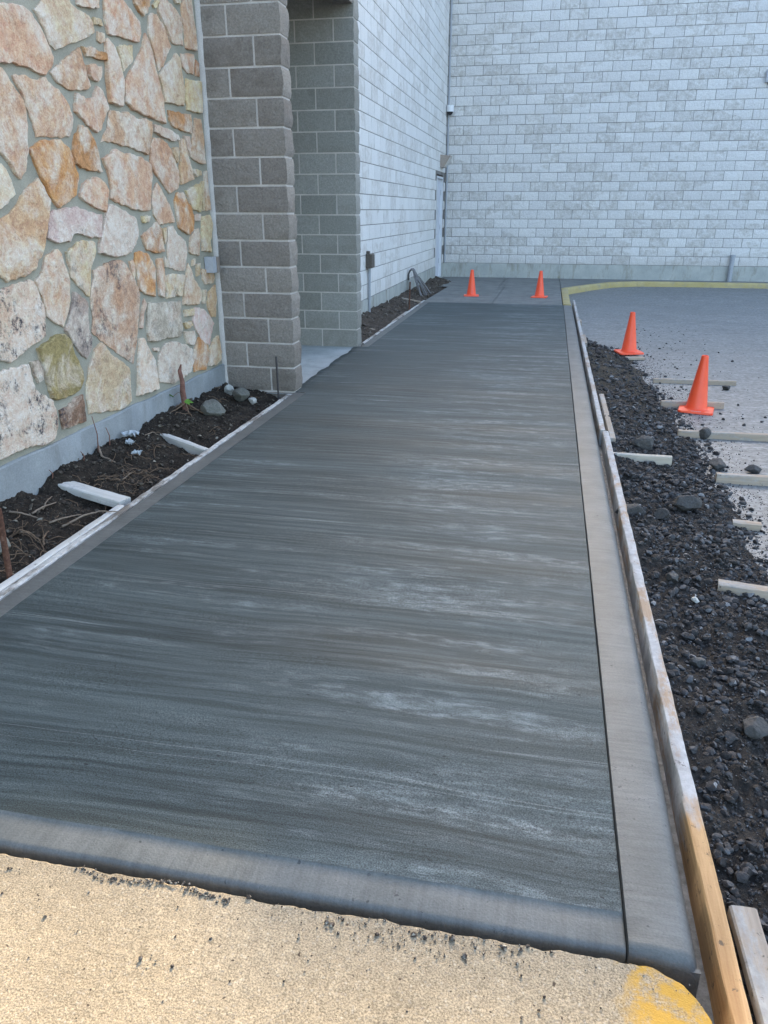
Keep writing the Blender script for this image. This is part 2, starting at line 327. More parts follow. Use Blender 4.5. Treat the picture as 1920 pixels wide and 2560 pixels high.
M = dict(
    fresh=mat_fresh(), trowel_y=mat_trowel('y'), trowel_x=mat_trowel('x'),
    old=mat_old(), old_yellow=mat_old(True, 'old_concrete_yellow'),
    kerb_yellow=mat_plain_conc('yellow_kerb_paint', (.36, .29, .12), (.46, .38, .20), (.28, .26, .205), .95, False),
    farpave=mat_plain_conc('far_pavement', (.15, .155, .145), (.22, .22, .205), (.09, .09, .085), .6, False),
    entry=mat_plain_conc('pale_entry_concrete', (.33, .35, .34), (.46, .48, .47), (.18, .19, .18), .5, False),
    footing=mat_plain_conc('footing_render', (.235, .25, .255), (.32, .335, .335), (.17, .165, .15), .4),
    farfoot=mat_plain_conc('far_footing', (.33, .345, .33), (.45, .46, .43), (.20, .18, .13), .75),
    asphalt=mat_asphalt(), soil=mat_soil('dark_soil', (.020, .016, .013), (.060, .047, .036)), drysoil=mat_soil('brown_soil', (.050, .040, .032), (.115, .092, .074)),
    bank=mat_soil('dark_fill', (.020, .018, .017), (.062, .056, .050), (.085, .072, .055)),
    gravel=mat_pebble('crushed_gravel', [(0, (.022, .019, .018)), (.4, (.040, .036, .035)), (.75, (.060, .060, .062)), (.95, (.10, .10, .105)), (1, (.24, .24, .24))]),
    rock=mat_pebble('dark_rock', [(0, (.045, .042, .040)), (1, (.085, .083, .080))]),
    clod=mat_pebble('soil_clod', [(0, (.014, .011, .009)), (.6, (.045, .035, .027)), (.93, (.09, .075, .058)), (1, (.28, .25, .2))]),
    dryclod=mat_pebble('dry_clod', [(0, (.045, .036, .028)), (.7, (.10, .082, .066)), (.95, (.15, .13, .11)), (1, (.34, .31, .27))]),
    clodcrumb=mat_pebble('crumbs', [(0, (.03, .022, .018)), (.45, (.07, .05, .038)), (.75, (.12, .11, .10)), (1, (.42, .37, .29))]),
    bedrock=mat_pebble('bed_rock', [(0, (.10, .10, .085)), (1, (.19, .185, .16))]),
    palerock=mat_pebble('pale_rock', [(0, (.36, .36, .33)), (1, (.48, .47, .44))]),
    stone=mat_fieldstone(), mortar=mat_mortar(),
    jointgrey=mat_mortar('block_mortar', (.46, .425, .39), (.58, .54, .50)),
    jointwhite=mat_mortar('white_wall_joint', (.16, .15, .14), (.26, .25, .24)),
    brownblock=mat_block('brown_split_block', (.28, .248, .218), (.36, .325, .285), (.15, .125, .10), .4, .95),
    smoothblock=mat_block('grey_smooth_block', (.24, .238, .215), (.30, .295, .27), (.17, .155, .13), .4, .25, flute=True),
    whiteblock=mat_block('white_split_block', (.65, .635, .62), (.73, .715, .695), (.34, .305, .255), .52, 1.0),
    whiteside=mat_block('white_scored_block', (.68, .67, .65), (.73, .72, .70), (.38, .34, .29), .45, .4, flute=True),
    formwood=mat_wood('form_wood', (.27, .21, .165), (.40, .325, .26), .85, 'y', (.54, .54, .53)),
    formwhite=mat_wood('cement_crusted_form', (.13, .115, .10), (.24, .21, .175), .75, 'y', (.66, .64, .60)),
    timber=mat_wood('scrap_timber', (.30, .235, .175), (.44, .36, .28), .35, 'y', (.42, .40, .37)),
    timbery=mat_wood('scrap_timber_y', (.27, .22, .175), (.42, .35, .28), .45, 'y', (.44, .43, .41)),
    formpine=mat_wood('form_pine', (.34, .19, .085), (.60, .38, .19), .85, 'y', (.52, .52, .52), 1.72),
    pinewood=mat_wood('bare_pine', (.52, .30, .13), (.66, .42, .20), .08, 'y', (.4, .4, .38)),
    timberlight=mat_wood('light_brace_timber', (.42, .36, .29), (.58, .52, .43), .3, 'y', (.52, .50, .46)),
    paletimber=mat_wood('pale_brace_timber', (.48, .46, .42), (.62, .60, .56), .3, 'y', (.60, .59, .57)),
    twig=mat_simple('dry_twig', (.22, .17, .13), .85, .2, .6), root=mat_simple('root_fibre', (.16, .11, .075), .9, .15, .6),
    bark=mat_simple('sapling_bark', (.20, .10, .075), .85, .2, .6), leaf=mat_simple('leaf', (.10, .22, .03), .5, .35, .5),
    rust=mat_rust(), darksteel=mat_simple('dark_steel', (.05, .045, .045), .6, .4, .4),
    cone=mat_cone(), whiteprint=mat_simple('white_print', (.8, .78, .75), .6, .3, .1),
    cable=mat_simple('grey_cable', (.17, .165, .165), .5, .4, .3), door=mat_simple('pale_door_paint', (.55, .57, .63), .45, .4, .1, sc=8),
    doorframe=mat_simple('door_frame_paint', (.60, .615, .64), .5, .4, .15, sc=10),
    brownmetal=mat_simple('brown_metal', (.10, .085, .07), .55, .4, .3), bronze=mat_simple('light_bronze', (.30, .25, .21), .5, .4, .2),
    lens=mat_simple('lamp_lens', (.55, .52, .47), .25, .5, .1), whiteplastic=mat_simple('white_plastic', (.72, .73, .75), .4, .4, .1),
    darkdome=mat_simple('dark_dome', (.03, .03, .035), .15, .5, .1), greymetal=mat_simple('grey_metal', (.42, .43, .45), .45, .45, .2),
    greypaint=mat_simple('grey_conduit', (.34, .36, .39), .55, .35, .2), bag=mat_simple('pale_plastic_scrap', (.42, .45, .47), .35, .5, .3),
)
OBJCOL = {'P': (.64, .38, .245), 'O': (.54, .26, .11), 'C': (.64, .46, .28), 'W': (.70, .53, .41), 'G': (.44, .36, .27), 'V': (.31, .23, .105), 'D': (.26, .15, .10), 'S': (.60, .38, .23)}

# ================================================================== SETTING
def zfar(y): return 0.0 if y < 13.3 else -0.1 * (y - 13.3) / 6.7
def zasp(y): return -0.11 if y < 8 else max(-0.19, -0.11 - 0.08 * (y - 8) / 12)

# --- asphalt lot: one sheet to the horizon
xs = [-400, -60, -10, .40, .7, 1.2, 2, 3, 5, 8, 14, 30, 80, 400]; ys = [-400, -60, -12, -3, 0, 1.5, 3, 5, 8, 11, 14, 17, 20, 25, 60, 400]
v, f = grid_vf(xs, ys, lambda x, y: zasp(y) if x > -5 else -.19)
tag(mesh_obj('asphalt_lot', v, f, M['asphalt']), kind='structure')

# --- fresh walkway: field, edge bands, kerb strip
XL, XG, XK = -2.065, .267, .385
YF, YB, YE = 1.246, 1.342, 13.3
walk = empty('walkway', (-.9, 7.2, 0)); tag(walk, kind='structure')
xs = np.linspace(XL + .105, XG - .003, 34); ys = np.concatenate([np.linspace(YB, 3, 40), np.linspace(3.08, YE, 90)])
def zslab(x, y): return .0025 * fb(x * .7, y * 2.2, 3.1, 3) + .001 * fb(x * 2, y * 9, 1, 2)
v, f = grid_vf(xs, ys, zslab); mesh_obj('broomed_surface', v, f, M['fresh'], walk, 0)
def nose(y):
    t = max(0.0, 1 - (y - YF) / .025); return -.026 * (1 - math.sqrt(max(0, 1 - t * t))) - .002 * min(1, t * 3)
def sweep(name, prof, ys, mat, xo=lambda y: 0.0, jit=0.0015):
    V = []; n = len(prof)
    for y in ys:
        for i, (x, z) in enumerate(prof):
            V.append((x + xo(y), y, z + jit * fb(x * 12, y * 3, i * .3, 3) + (nose(y) if z > -.1 else 0)))
    F = [(j * n + i, j * n + i + 1, (j + 1) * n + i + 1, (j + 1) * n + i) for j in range(len(ys) - 1) for i in range(n - 1)]
    return mesh_obj(name, V, F, mat, walk, 50)
ysk = np.concatenate([YF + .05 * np.linspace(0, 1, 14) ** 2, np.linspace(YF + .06, YE, 160)])
sweep('kerb_strip', [(XG + .001, -.06), (XG + .001, -.010), (XG + .004, -.0015), (XG + .016, .0), (.33, .001), (XK - .004, -.001), (XK + .008, -.005), (XK + .018, -.013), (XK + .026, -.028), (XK + .03, -.06), (XK + .032, -.12)], ysk, M['trowel_y'], lambda y: .004 * fb(0, y * .5, 5, 2))
# the tooled edges of the field: groove side, building side, front
sweep('groove_edge', [(XG - .0035, zslab(0, 0)), (XG - .002, -.006), (XG - .001, -.06)], ysk, M['trowel_x'], jit=0)
def left_x(y):      # building side runs past the entrance up to the pale entry floor
    return XL
yl = [y for y in np.linspace(YF, 6.22, 70)]
sweep('edge_band', [(XL - .002, -.1), (XL, -.02), (XL + .006, -.008), (XL + .016, -.003), (XL + .09, -.0035), (XL + .107, .001)], yl, M['trowel_y'])
yl2 = [y for y in np.linspace(8.62, YE, 60)]
sweep('edge_band', [(XL - .002, -.1), (XL, -.02), (XL + .006, -.008), (XL + .016, -.003), (XL + .09, -.0035), (XL + .107, .001)], yl2, M['trowel_y'])
# ragged wet edge across the entrance
V = []; ysr = np.linspace(6.22, 8.62, 60)
for y in ysr:
    e = -2.10 + .05 * fb(1.3, y * 2.2, 7, 4) - .02 * math.sin((y - 6.22) / 2.4 * math.pi)
    V += [(XL + .107, y, .001), (XL + .03, y, .001), (e + .012, y, -.001), (e, y, -.012)]
F = [(j * 4 + i, (j + 1) * 4 + i, (j + 1) * 4 + i + 1, j * 4 + i + 1) for j in range(59) for i in range(3)]
mesh_obj('ragged_edge', V, F, M['fresh'], walk, 0)
# front band with a rounded, tooled nose
xsf = np.linspace(XL, XG - .003, 120); prof = [(YB + .001, .0005), (YB - .006, -.004), (YB - .03, -.004), (YF + .018, -.0042), (YF + .007, -.0065), (YF + .002, -.012), (YF, -.020), (YF, -.14)]
V = [(x, y + .002 * fb(x * 3, 0, 2, 3), z + .0012 * fb(x * 9, y * 20, 1, 3)) for x in xsf for y, z in prof]; n = len(prof)
F = [(j * n + i, j * n + i + 1, (j + 1) * n + i + 1, (j + 1) * n + i) for j in range(len(xsf) - 1) for i in range(n - 1)]
mesh_obj('front_band', V, F, M['trowel_x'], walk, 50)
v, f = box_vf(XG + .002, XK + .031, YF + .0005, YF + .01, -.16, -.028); mesh_obj('kerb_nose', v, f, M['trowel_x'], walk)
# slab body under it all
v, f = box_vf(XL + .01, XK + .015, YF + .02, YE, -.30, -.065); mesh_obj('slab_body', v, f, M['trowel_x'], walk)

# --- old foreground pavement with a broken edge
def old_edge(x): return 1.226 + .007 * fb(x * 3, 1, 0, 3) + .008 * fb(x * 18, 4, 0, 4) - .012 * max(0, fb(x * 7, 9, 0, 3) - .15)
old = empty('old_pavement', (-.8, 0, 0)); tag(old, kind='structure')
xs = np.linspace(-2.66, .25, 240)
def old_vf(xs, y0):
    V = []; rows = 26
    for x in xs:
        e = old_edge(x)
        if x > .27: e -= .028 * ((x - .27) / .13) ** 2 + .05 * max(0, (x - .36) / .05) ** 2
        V += [(x, e, -.16), (x, e - .004, -.03 + .006 * fb(x * 40, 0, 3, 2)), (x, e - .007, -.006 + .005 * fb(x * 50, 2, 3, 3))]
        for k in range(rows):
            t = k / (rows - 1); y = e - .012 - (e - .012 - y0) * t ** 3
            near = math.exp(-(e - y) / .03)
            V.append((x, y, .002 * fb(x * 6, y * 6, 0, 3) + .0012 * fb(x * 45, y * 45, 0, 2) - .006 * near * abs(fb(x * 14, y * 14, 9, 3))))
    n = rows + 3
    F = [(j * n + i, (j + 1) * n + i, (j + 1) * n + i + 1, j * n + i + 1) for j in range(len(xs) - 1) for i in range(n - 1)]
    return V, F
v, f = old_vf(xs, -7.0); mesh_obj('pavement_surface', v, [q[::-1] for q in f], M['old_yellow'], old, 60)
xk = np.concatenate([np.linspace(.25, .385, 20), np.linspace(.39, .412, 8)])
v, f = old_vf(xk, -7.0)
n = 29; b = len(v)   # drop the kerb face down on its road side
for i in range(n): p = v[(len(xk) - 1) * n + i]; v.append((p[0] + .004, p[1], -.16))
f += [((len(xk) - 1) * n + i, b + i, b + i + 1, (len(xk) - 1) * n + i + 1) for i in range(n - 1)]
mesh_obj('painted_kerb_end', v, [q[::-1] for q in f], M['old_yellow'], old, 60)

# --- pavement beyond the new slab, and its yellow kerb
far = empty('far_pavement', (0, 16, 0)); tag(far, kind='structure')
kp = [(.40, 13.32), (.40, 16.2), (.405, 16.75), (.50, 16.98), (.95, 17.9), (1.45, 18.75), (2.0, 19.12), (3.2, 19.2), (24, 19.35)]   # kerb line (road side)
def slabs():
    cuts = [13.315, 15.05, 16.75, 20.02]
    for a, b in zip(cuts[:-1], cuts[1:]):
        xsl = [-2.6, -1.02, .255] if a > 16 else [-2.075, -.9, .255]
        for x0, x1 in zip(xsl[:-1], xsl[1:]):
            V, F = grid_vf(np.linspace(x0 + .004, x1 - .004, 8), np.linspace(a + .004, b - .004, 8), lambda x, y: zfar(y) + .002 * fb(x * 2, y * 2, 4, 2))
            mesh_obj('concrete_slab', V, F, M['farpave'], far, 0)
slabs()
V = []; 
for (x, y) in kp[2:]: V += [(x - .02 if x < 2 else x, y + (.12 if x > 1 else .02), zfar(y) + .002), (x if x > 2 else max(x - .02, .3), 20.02, zfar(20))]
V = [(.262, 16.0, zfar(16)), (.262, 20.02, zfar(20))] + V
F = [(2 * i, 2 * i + 2, 2 * i + 3, 2 * i + 1) for i in range(len(V) // 2 - 1)]
mesh_obj('concrete_slab', V, F, M['farpave'], far)
kerb = empty('yellow_kerb', (.35, 14, 0)); tag(kerb, kind='structure')
def kerb_seg(pts):
    V = []; P = [Vector((x, y, 0)) for x, y in pts]
    for i, p in enumerate(P):
        t = (P[min(i + 1, len(P) - 1)] - P[max(i - 1, 0)]).normalized(); nn = Vector((-t.y, t.x, 0)); z = zfar(p.y)
        for o, dz in ((0, -.2), (.0, -.03), (.012, .0), (.03, .012), (.12, .014), (.135, .006), (.137, -.05)):
            q = p + nn * o; V.append((q.x, q.y, z + dz + .004 * fb(q.x * 9, q.y * 9, dz, 2)))
    n = 7; F = [(j * n + i, (j + 1) * n + i, (j + 1) * n + i + 1, j * n + i + 1) for j in range(len(P) - 1) for i in range(n - 1)]
    F += [tuple(range(n)), tuple(range((len(P) - 1) * n, len(P) * n))[::-1]]
    mesh_obj('kerb_stone', V, F, M['kerb_yellow'], kerb, 50)
def dens(pts, k=5):
    o = []
    for a, b in zip(pts[:-1], pts[1:]):
        for i in range(k): o.append((a[0] + (b[0] - a[0]) * i / k, a[1] + (b[1] - a[1]) * i / k))
    return o + [pts[-1]]
kd = dens(kp)
kerb_seg(kd[0:11]); kerb_seg(kd[10:21]); kerb_seg(kd[20:31]); kerb_seg(kd[30:36]); kerb_seg(kd[35:])

# --- entrance floor and ceiling
v, f = grid_vf(np.linspace(-4.4, -2.03, 30), np.linspace(6.18, 8.68, 30), lambda x, y: -.014 + .002 * fb(x * 3, y * 3, 2, 3))
tag(mesh_obj('entrance_floor', v, f, M['entry']), kind='structure')
v, f = box_vf(-4.4, -2.28, 6.3, 8.7, 3.75, 3.8); tag(mesh_obj('entrance_ceiling', v, f, M['farfoot']), kind='structure')

# --- planting beds beside the walkway
def bed_near(x, y):
    t = (x + 2.69) / .58; m = .035 * fb(x * 2.2, y * 1.3, 1.7, 3)
    dip = -.05 * math.exp(-((y - 3.5) / .09) ** 2) - .05 * math.exp(-((y - 4.62) / .09) ** 2) * (1 - .5 * abs(math.sin(x * 9)))
    return -.06 + .13 * max(0, 1 - t) ** 1.1 + m + dip + .022 * fb(x * 9, y * 9, 5, 4) + .012 * fb(x * 28, y * 28, 2, 3)
v, f = grid_vf(np.linspace(-2.70, -2.105, 60), np.linspace(.6, 6.21, 380), bed_near)
bedA = tag(mesh_obj('planting_soil', v, f, M['soil'], None, 0), kind='structure')
def bed_far(x, y):
    t = (x + 2.62) / .52; z = -.06 * max(0, (y - 13) / 6)
    return z - .05 + .11 * (1 - t) + .04 * fb(x * 3, y * 1.5, 8, 3) + .02 * fb(x * 11, y * 11, 5, 4)
v, f = grid_vf(np.linspace(-2.63, -2.095, 32), np.linspace(8.84, 18.6, 300), bed_far)
bedB = tag(mesh_obj('far_planting_soil', v, f, M['drysoil'], None, 0), kind='structure')

# --- dark fill and gravel on the road side of the form
BX = [(-1, 1.0), (1.2, 1.0), (2.4, 1.08), (3.1, 1.12), (4.0, 1.14), (5.6, 1.10), (6.7, 1.06), (8.3, 1.04), (9.4, .92), (10.2, .62), (10.6, .5)]
def bound(y): return float(np.interp(y, [a for a, b in BX], [b for a, b in BX])) + .10 * fb(0.3, y * 1.9, 4, 3)
def bank_z(x, y):
    b = bound(y); t = max(0, min(1.15, (x - .49) / max(.05, b - .49)))
    h = .085 * (1 - t) ** .8 if t < 1 else -.02 * (t - 1) / .15
    env = max(0, 1 - t)
    return zasp(y) + h * (.75 + .5 * fb(x * 1.5, y * 1.2, 2, 2)) + (.02 * fb(x * 7, y * 7, 3, 4) + .014 * fb(x * 26, y * 26, 6, 3)) * min(1, env * 3) - .004 + .006 * env
V, F = [], []; nx = 44; ysb = np.linspace(-.5, 10.6, 560)
for y in ysb:
    b = bound(y) + .1
    for i in range(nx): x = .492 + (b - .492) * i / (nx - 1); V.append((x, y, bank_z(x, y)))
F = [(j * nx + i, j * nx + i + 1, (j + 1) * nx + i + 1, (j + 1) * nx + i) for j in range(len(ysb) - 1) for i in range(nx - 1)]
tag(mesh_obj('dirt_bank', V, F, M['bank'], None, 0), kind='structure')

def ico():
    p = (1 + 5 ** .5) / 2
    v = np.array([(-1, p, 0), (1, p, 0), (-1, -p, 0), (1, -p, 0), (0, -1, p), (0, 1, p), (0, -1, -p), (0, 1, -p), (p, 0, -1), (p, 0, 1), (-p, 0, -1), (-p, 0, 1)], float)
    f = [(0, 11, 5), (0, 5, 1), (0, 1, 7), (0, 7, 10), (0, 10, 11), (1, 5, 9), (5, 11, 4), (11, 10, 2), (10, 7, 6), (7, 1, 8), (3, 9, 4), (3, 4, 2), (3, 2, 6), (3, 6, 8), (3, 8, 9), (4, 9, 5), (2, 4, 11), (6, 2, 10), (8, 6, 7), (9, 8, 1)]
    return v / np.linalg.norm(v[0]), f
IV, IF = ico()
def ico2(IV, IF):
    v = [tuple(p) for p in IV]; cache = {}; F = []
    def mid(a, b):
        k = (min(a, b), max(a, b))
        if k not in cache:
            q = (np.array(v[a]) + np.array(v[b])) / 2; q /= np.linalg.norm(q); cache[k] = len(v); v.append(tuple(q))
        return cache[k]
    for a, b, c in IF:
        ab, bc, ca = mid(a, b), mid(b, c), mid(c, a); F += [(a, ab, ca), (b, bc, ab), (c, ca, bc), (ab, bc, ca)]
    return np.array(v), F
I2V, I2F = ico2(IV, IF); I3V, I3F = ico2(I2V, I2F); I3V, I3F = ico2(I3V, I3F)
def rotm(g):
    q = g.normal(size=4); q /= np.linalg.norm(q); a, b, c, d = q
    return np.array([[1 - 2 * (c * c + d * d), 2 * (b * c - a * d), 2 * (b * d + a * c)], [2 * (b * c + a * d), 1 - 2 * (b * b + d * d), 2 * (c * d - a * b)], [2 * (b * d - a * c), 2 * (c * d + a * b), 1 - 2 * (b * b + c * c)]])
def chipped(base, g, n=10, lo=.55, hi=.95):
    nn = g.normal(size=(n, 3)); nn /= np.linalg.norm(nn, axis=1)[:, None]; d = g.uniform(lo, hi, n)
    q = base @ nn.T; f_ = np.where(q > 1e-3, d / np.maximum(q, 1e-3), 9.0); return base * np.minimum(1.0, f_.min(1))[:, None]
CHIP = [chipped(I2V, NR, 9) for _ in range(30)]; CHIP1 = [chipped(IV, NR, 6, .6, 1) for _ in range(30)]
def scatter(name, pts, mat, big=.006):
    VV = []; FF = []; b = 0
    for (x, y, z, s) in pts:
        base, fc = (CHIP[NR.integers(30)], I2F) if s > big else (CHIP1[NR.integers(30)], IF)
        p = (base * NR.uniform(.7, 1.35, size=3)) @ rotm(NR).T
        p[:, 2] *= .8; p = p * s + (x, y, z + s * .3); VV.append(p); FF += [(i + b, j + b, k + b) for i, j, k in fc]; b += len(base)
    VV = np.concatenate(VV)
    o = mesh_obj(name, VV.tolist(), FF, mat, None, 24); return tag(o, kind='stuff')
pts = []
while len(pts) < 34000:
    y = -.3 + 10.7 * R.random() ** 1.8; b = bound(y); x = .50 + (b + .22 - .50) * R.random() ** .9
    if x > b - .05 and R.random() < min(1, (x - b + .05) / .22 + .25): continue
    if y > 5.5 and R.random() < min(.8, (y - 5.5) * .35): continue
    s = min(.0125, .0018 * R.random() ** -.6) * (1 + .13 * y)
    z = bank_z(x, y) if x < b + .09 else zasp(y)
    pts.append((x, y, max(z, zasp(y)), s))
tag(scatter('gravel', pts, M['gravel']), 'dark crushed gravel strewn over the dirt bank beside the road side form', 'gravel')
pts = []
for _ in range(520):
    y = R.uniform(1.5, 12); x = bound(min(y, 9)) + .1 + abs(R.gauss(0, .45)); pts.append((x, y, zasp(y), min(.013, .003 * R.random() ** -.4) * (1 + .03 * y)))
for _ in range(6000):
    y = 1.2 + 8.8 * R.random() ** 1.5; b = bound(y); x = b + R.gauss(.03, .13)
    if x < .55: continue
    pts.append((x, y, max(zasp(y), bank_z(x, y)) if x < b + .09 else zasp(y), R.uniform(.0010, .0036) * (1 + .07 * y)))
tag(scatter('loose_grit', pts, M['gravel']), 'scattered grit and pebbles lying on the open grey asphalt', 'grit')
pts = []
for _ in range(5200):
    y = R.uniform(2.0, 6.18); x = R.uniform(-2.68, -2.115); pts.append((x, y, bed_near(x, y), min(.016, .0028 * R.random() ** -.5)))
ptsB = []
for _ in range(1500):
    y = R.uniform(8.9, 18.2); x = R.uniform(-2.6, -2.11); ptsB.append((x, y, bed_far(x, y), min(.03, .006 * R.random() ** -.5)))
tag(scatter('dry_clods', ptsB, M['dryclod']), 'dry brown soil clods in the bed under the white side wall', 'soil')
tag(scatter('soil_clods', pts, M['clod']), 'crumbly dark soil clods covering the bed under the fieldstone wall', 'soil')
pts = []
for _ in range(420):
    x = R.uniform(-1.6, .4); y = old_edge(x) - .01 - .6 * R.random() ** 1.6
    if R.random() < .45: x = R.gauss(-.17, .14); y = old_edge(x) - .012 - abs(R.gauss(0, .035))
    pts.append((x, y, .001, min(.0065, .0013 * R.random() ** -.45)))
for _ in range(150):     # crumbly crack just inside the broken edge
    x = R.uniform(-1.0, -.60); y = 1.206 + .010 * math.sin(x * 23) + R.gauss(0, .004); pts.append((x, y, .0005, R.uniform(.0015, .004)))
tag(scatter('edge_crumbs', pts, M['clodcrumb'], 9), 'dark crumbs and grit sprinkled over the sunlit old concrete', 'grit')

# ================================================================== BLOCK WALLS
BW, BH, JT = .4064, .2035, .010
def face_block(seed, w, h, d, amp, nx=5, nz=3, edge=.35):
    """open-backed facing block; front looks to -y, origin at lower left of the back"""
    g = random.Random(seed); V = []; F = []
    for j in range(nz):
        for i in range(nx):
            e = i in (0, nx - 1) or j in (0, nz - 1)
            V.append((w * i / (nx - 1), -d - amp * (edge * g.random() if e else g.uniform(.45, 1.0)), h * j / (nz - 1)))
    F = [(j * nx + i, j * nx + i + 1, (j + 1) * nx + i + 1, (j + 1) * nx + i) for j in range(nz - 1) for i in range(nx - 1)]
    per = list(range(nx)) + [j * nx + nx - 1 for j in range(1, nz)] + [(nz - 1) * nx + i for i in range(nx - 2, -1, -1)] + [j * nx for j in range(nz - 2, 0, -1)]
    b = len(V)
    for i in per: V.append((V[i][0], 0, V[i][2]))
    m_ = len(per)
    for i in range(m_): k = (i + 1) % m_; F.append((per[i], b + i, b + k, per[k]))
    return V, F
def layout(L, rows, off=0.0, lo=0.0):
    out = []
    for r in range(rows):
        x = lo - (BW / 2 if r % 2 else 0) - off
        while x < L:
            a, b = max(x, lo), min(x + BW, L)
            if b - a > .06: out.append((a + JT / 2, r * BH + JT / 2, b - a - JT))
            x += BW
    return out
def block_wall(root, name_stuff, org, rz, L, rows, mat, variants, near_key, limit=300, off=0.0, skip=None, lo=0.0):
    cells = [c for c in layout(L, rows, off, lo) if not (skip and skip(c))]
    cells.sort(key=near_key); rest = []
    c_, s_ = math.cos(rz), math.sin(rz)
    for i, (u, z, wd) in enumerate(cells):
        me = variants[R.randrange(len(variants))]; sx = wd / (BW - JT)
        P = (org[0] + u * c_, org[1] + u * s_, org[2] + z)
        if i < limit: link('block', me, root, P, rz, (sx, 1, 1))
        else: rest.append((u, z, sx, me))
    if rest:
        VV, FF = [], []
        for u, z, sx, me in rest:
            b = len(VV)
            for p in me.vertices:
                x = p.co.x * sx + u; y = p.co.y; VV.append((org[0] + x * c_ - y * s_, org[1] + x * s_ + y * c_, org[2] + p.co.z + z))
            FF += [tuple(i + b for i in q.vertices) for q in me.polygons]
        tag(mesh_obj(name_stuff, VV, FF, mat, root, 40), kind='stuff')
vw = [mk_mesh('split_block', *face_block(s, BW - JT, BH - JT, .012, .020), M['whiteblock'], 40) for s in range(12)]
vs = [mk_mesh('scored_block', *face_block(50 + s, BW - JT, BH - JT, .009, .006), M['whiteside'], 40) for s in range(10)]

# far wall, facing the camera
XW, YW, ZF = -2.62, 20.0, .235
HW = 8.10
fwall = empty('white_block_wall', (1.5, YW, zfar(20))); tag(fwall, 'tall white split-face block wall closing the end of the walkway', 'wall', 'white block walls')
rowsF = int((HW - ZF) / BH)
block_wall(fwall, 'upper_blocks', (XW, YW, ZF), 0, 24.6, rowsF, M['whiteblock'], vw, lambda c: (c[1] * 1.0 + max(0, c[0] - 7.6) * 50), 300)
v, f = join_vf([box_vf(XW - .3, 22, YW - .003, YW + .3, ZF - .02, HW), box_vf(-1.9, 22, YW - .003, YW + .3, HW - .001, HW + .07)]); mesh_obj('mortar_core', v, f, M['jointwhite'], fwall)  # second box: unseen raised stretch of wall top, added to shift the shadow edge
v, f = box_vf(XW + .002, 22, YW - .035, YW + .1, -.35, ZF - .004); mesh_obj('footing', v, f, M['farfoot'], fwall)
# side wall
swall = empty('white_side_wall', (XW, 14.5, 0)); tag(swall, 'pale side wall of scored white blocks with a door near its inner corner', 'wall', 'white block walls')
DY0, DY1, DZ1 = 18.62, 19.62, 2.17
def sk(c):
    y0 = 8.87 + c[0]; y1 = y0 + c[2]; z0 = ZF + c[1]
    return y1 > DY0 - .05 and y0 < DY1 + .05 and z0 < DZ1 - .02
block_wall(swall, 'upper_blocks', (XW, 8.87, ZF), math.pi / 2, 11.10, rowsF, M['whiteside'], vs, lambda c: abs(c[1] - 1.4) * 1.6 + c[0] * .35 + (4 if c[0] < 1.6 else 0), 300, .1, sk)
v, f = join_vf([box_vf(XW - .3, XW + .002, 8.87, DY0 - .06, ZF - .02, HW), box_vf(XW - .3, XW + .002, DY1 + .06, YW + .3, ZF - .02, HW), box_vf(XW - .3, XW + .002, DY0 - .06, DY1 + .06, DZ1 + .04, HW)])
mesh_obj('mortar_core', v, f, M['jointwhite'], swall)
v, f = box_vf(XW - .2, XW + .022, 8.87, DY0 - .06, -.35, ZF - .004); mesh_obj('footing', v, f, M['farfoot'], swall)
v, f = box_vf(XW - .2, XW + .022, DY1 + .06, YW - .036, -.35, ZF - .004); mesh_obj('footing', v, f, M['farfoot'], swall)
# door set in the side wall
dr = empty('service_door', (XW, 19.1, zfar(19.1))); tag(dr, 'pale grey steel service door set in the white side wall', 'door')
zb = zfar(19.1) + .03
v, f = box_vf(XW - .09, XW - .045, DY0 + .045, DY1 - .045, zb, DZ1 - .045); leaf_ = mesh_obj('door_leaf', v, f, M['door'], dr)
v, f = join_vf([box_vf(XW - .16, XW + .012, DY0, DY0 + .045, zb - .05, DZ1), box_vf(XW - .16, XW + .012, DY1 - .045, DY1, zb - .05, DZ1), box_vf(XW - .16, XW + .0115, DY0 + .045, DY1 - .045, DZ1 - .045, DZ1)]); mesh_obj('door_frame', v, f, M['doorframe'], dr)
v, f = box_vf(XW - .2, XW + .03, DY0 - .06, DY1 + .06, -.3, zb - .004); mesh_obj('threshold', v, f, M['farfoot'], dr)
v, f = join_vf([tube_vf([(XW - .046, DY0 + .12, .93), (XW + .005, DY0 + .12, .93)], .02, 10), tube_vf([(XW + .002, DY0 + .12, .93), (XW + .002, DY0 + .24, .93)], .009, 8)]); mesh_obj('handle', v, f, M['greymetal'], leaf_)
for z in (.25, 1.02, 1.78):
    v, f = tube_vf([(XW - .038, DY1 - .052, z), (XW - .038, DY1 - .052, z + .11)], .008, 8); mesh_obj('hinge', v, f, M['greymetal'], leaf_)
v, f = box_vf(XW - .0445, XW - .0425, 19.0, 19.13, 1.35, 1.52); mesh_obj('notice', v, f, M['bag'], leaf_)
v, f = box_vf(XW - .0445, XW - .0425, 19.0, 19.1, 1.17, 1.26); mesh_obj('notice', v, f, M['bag'], leaf_)

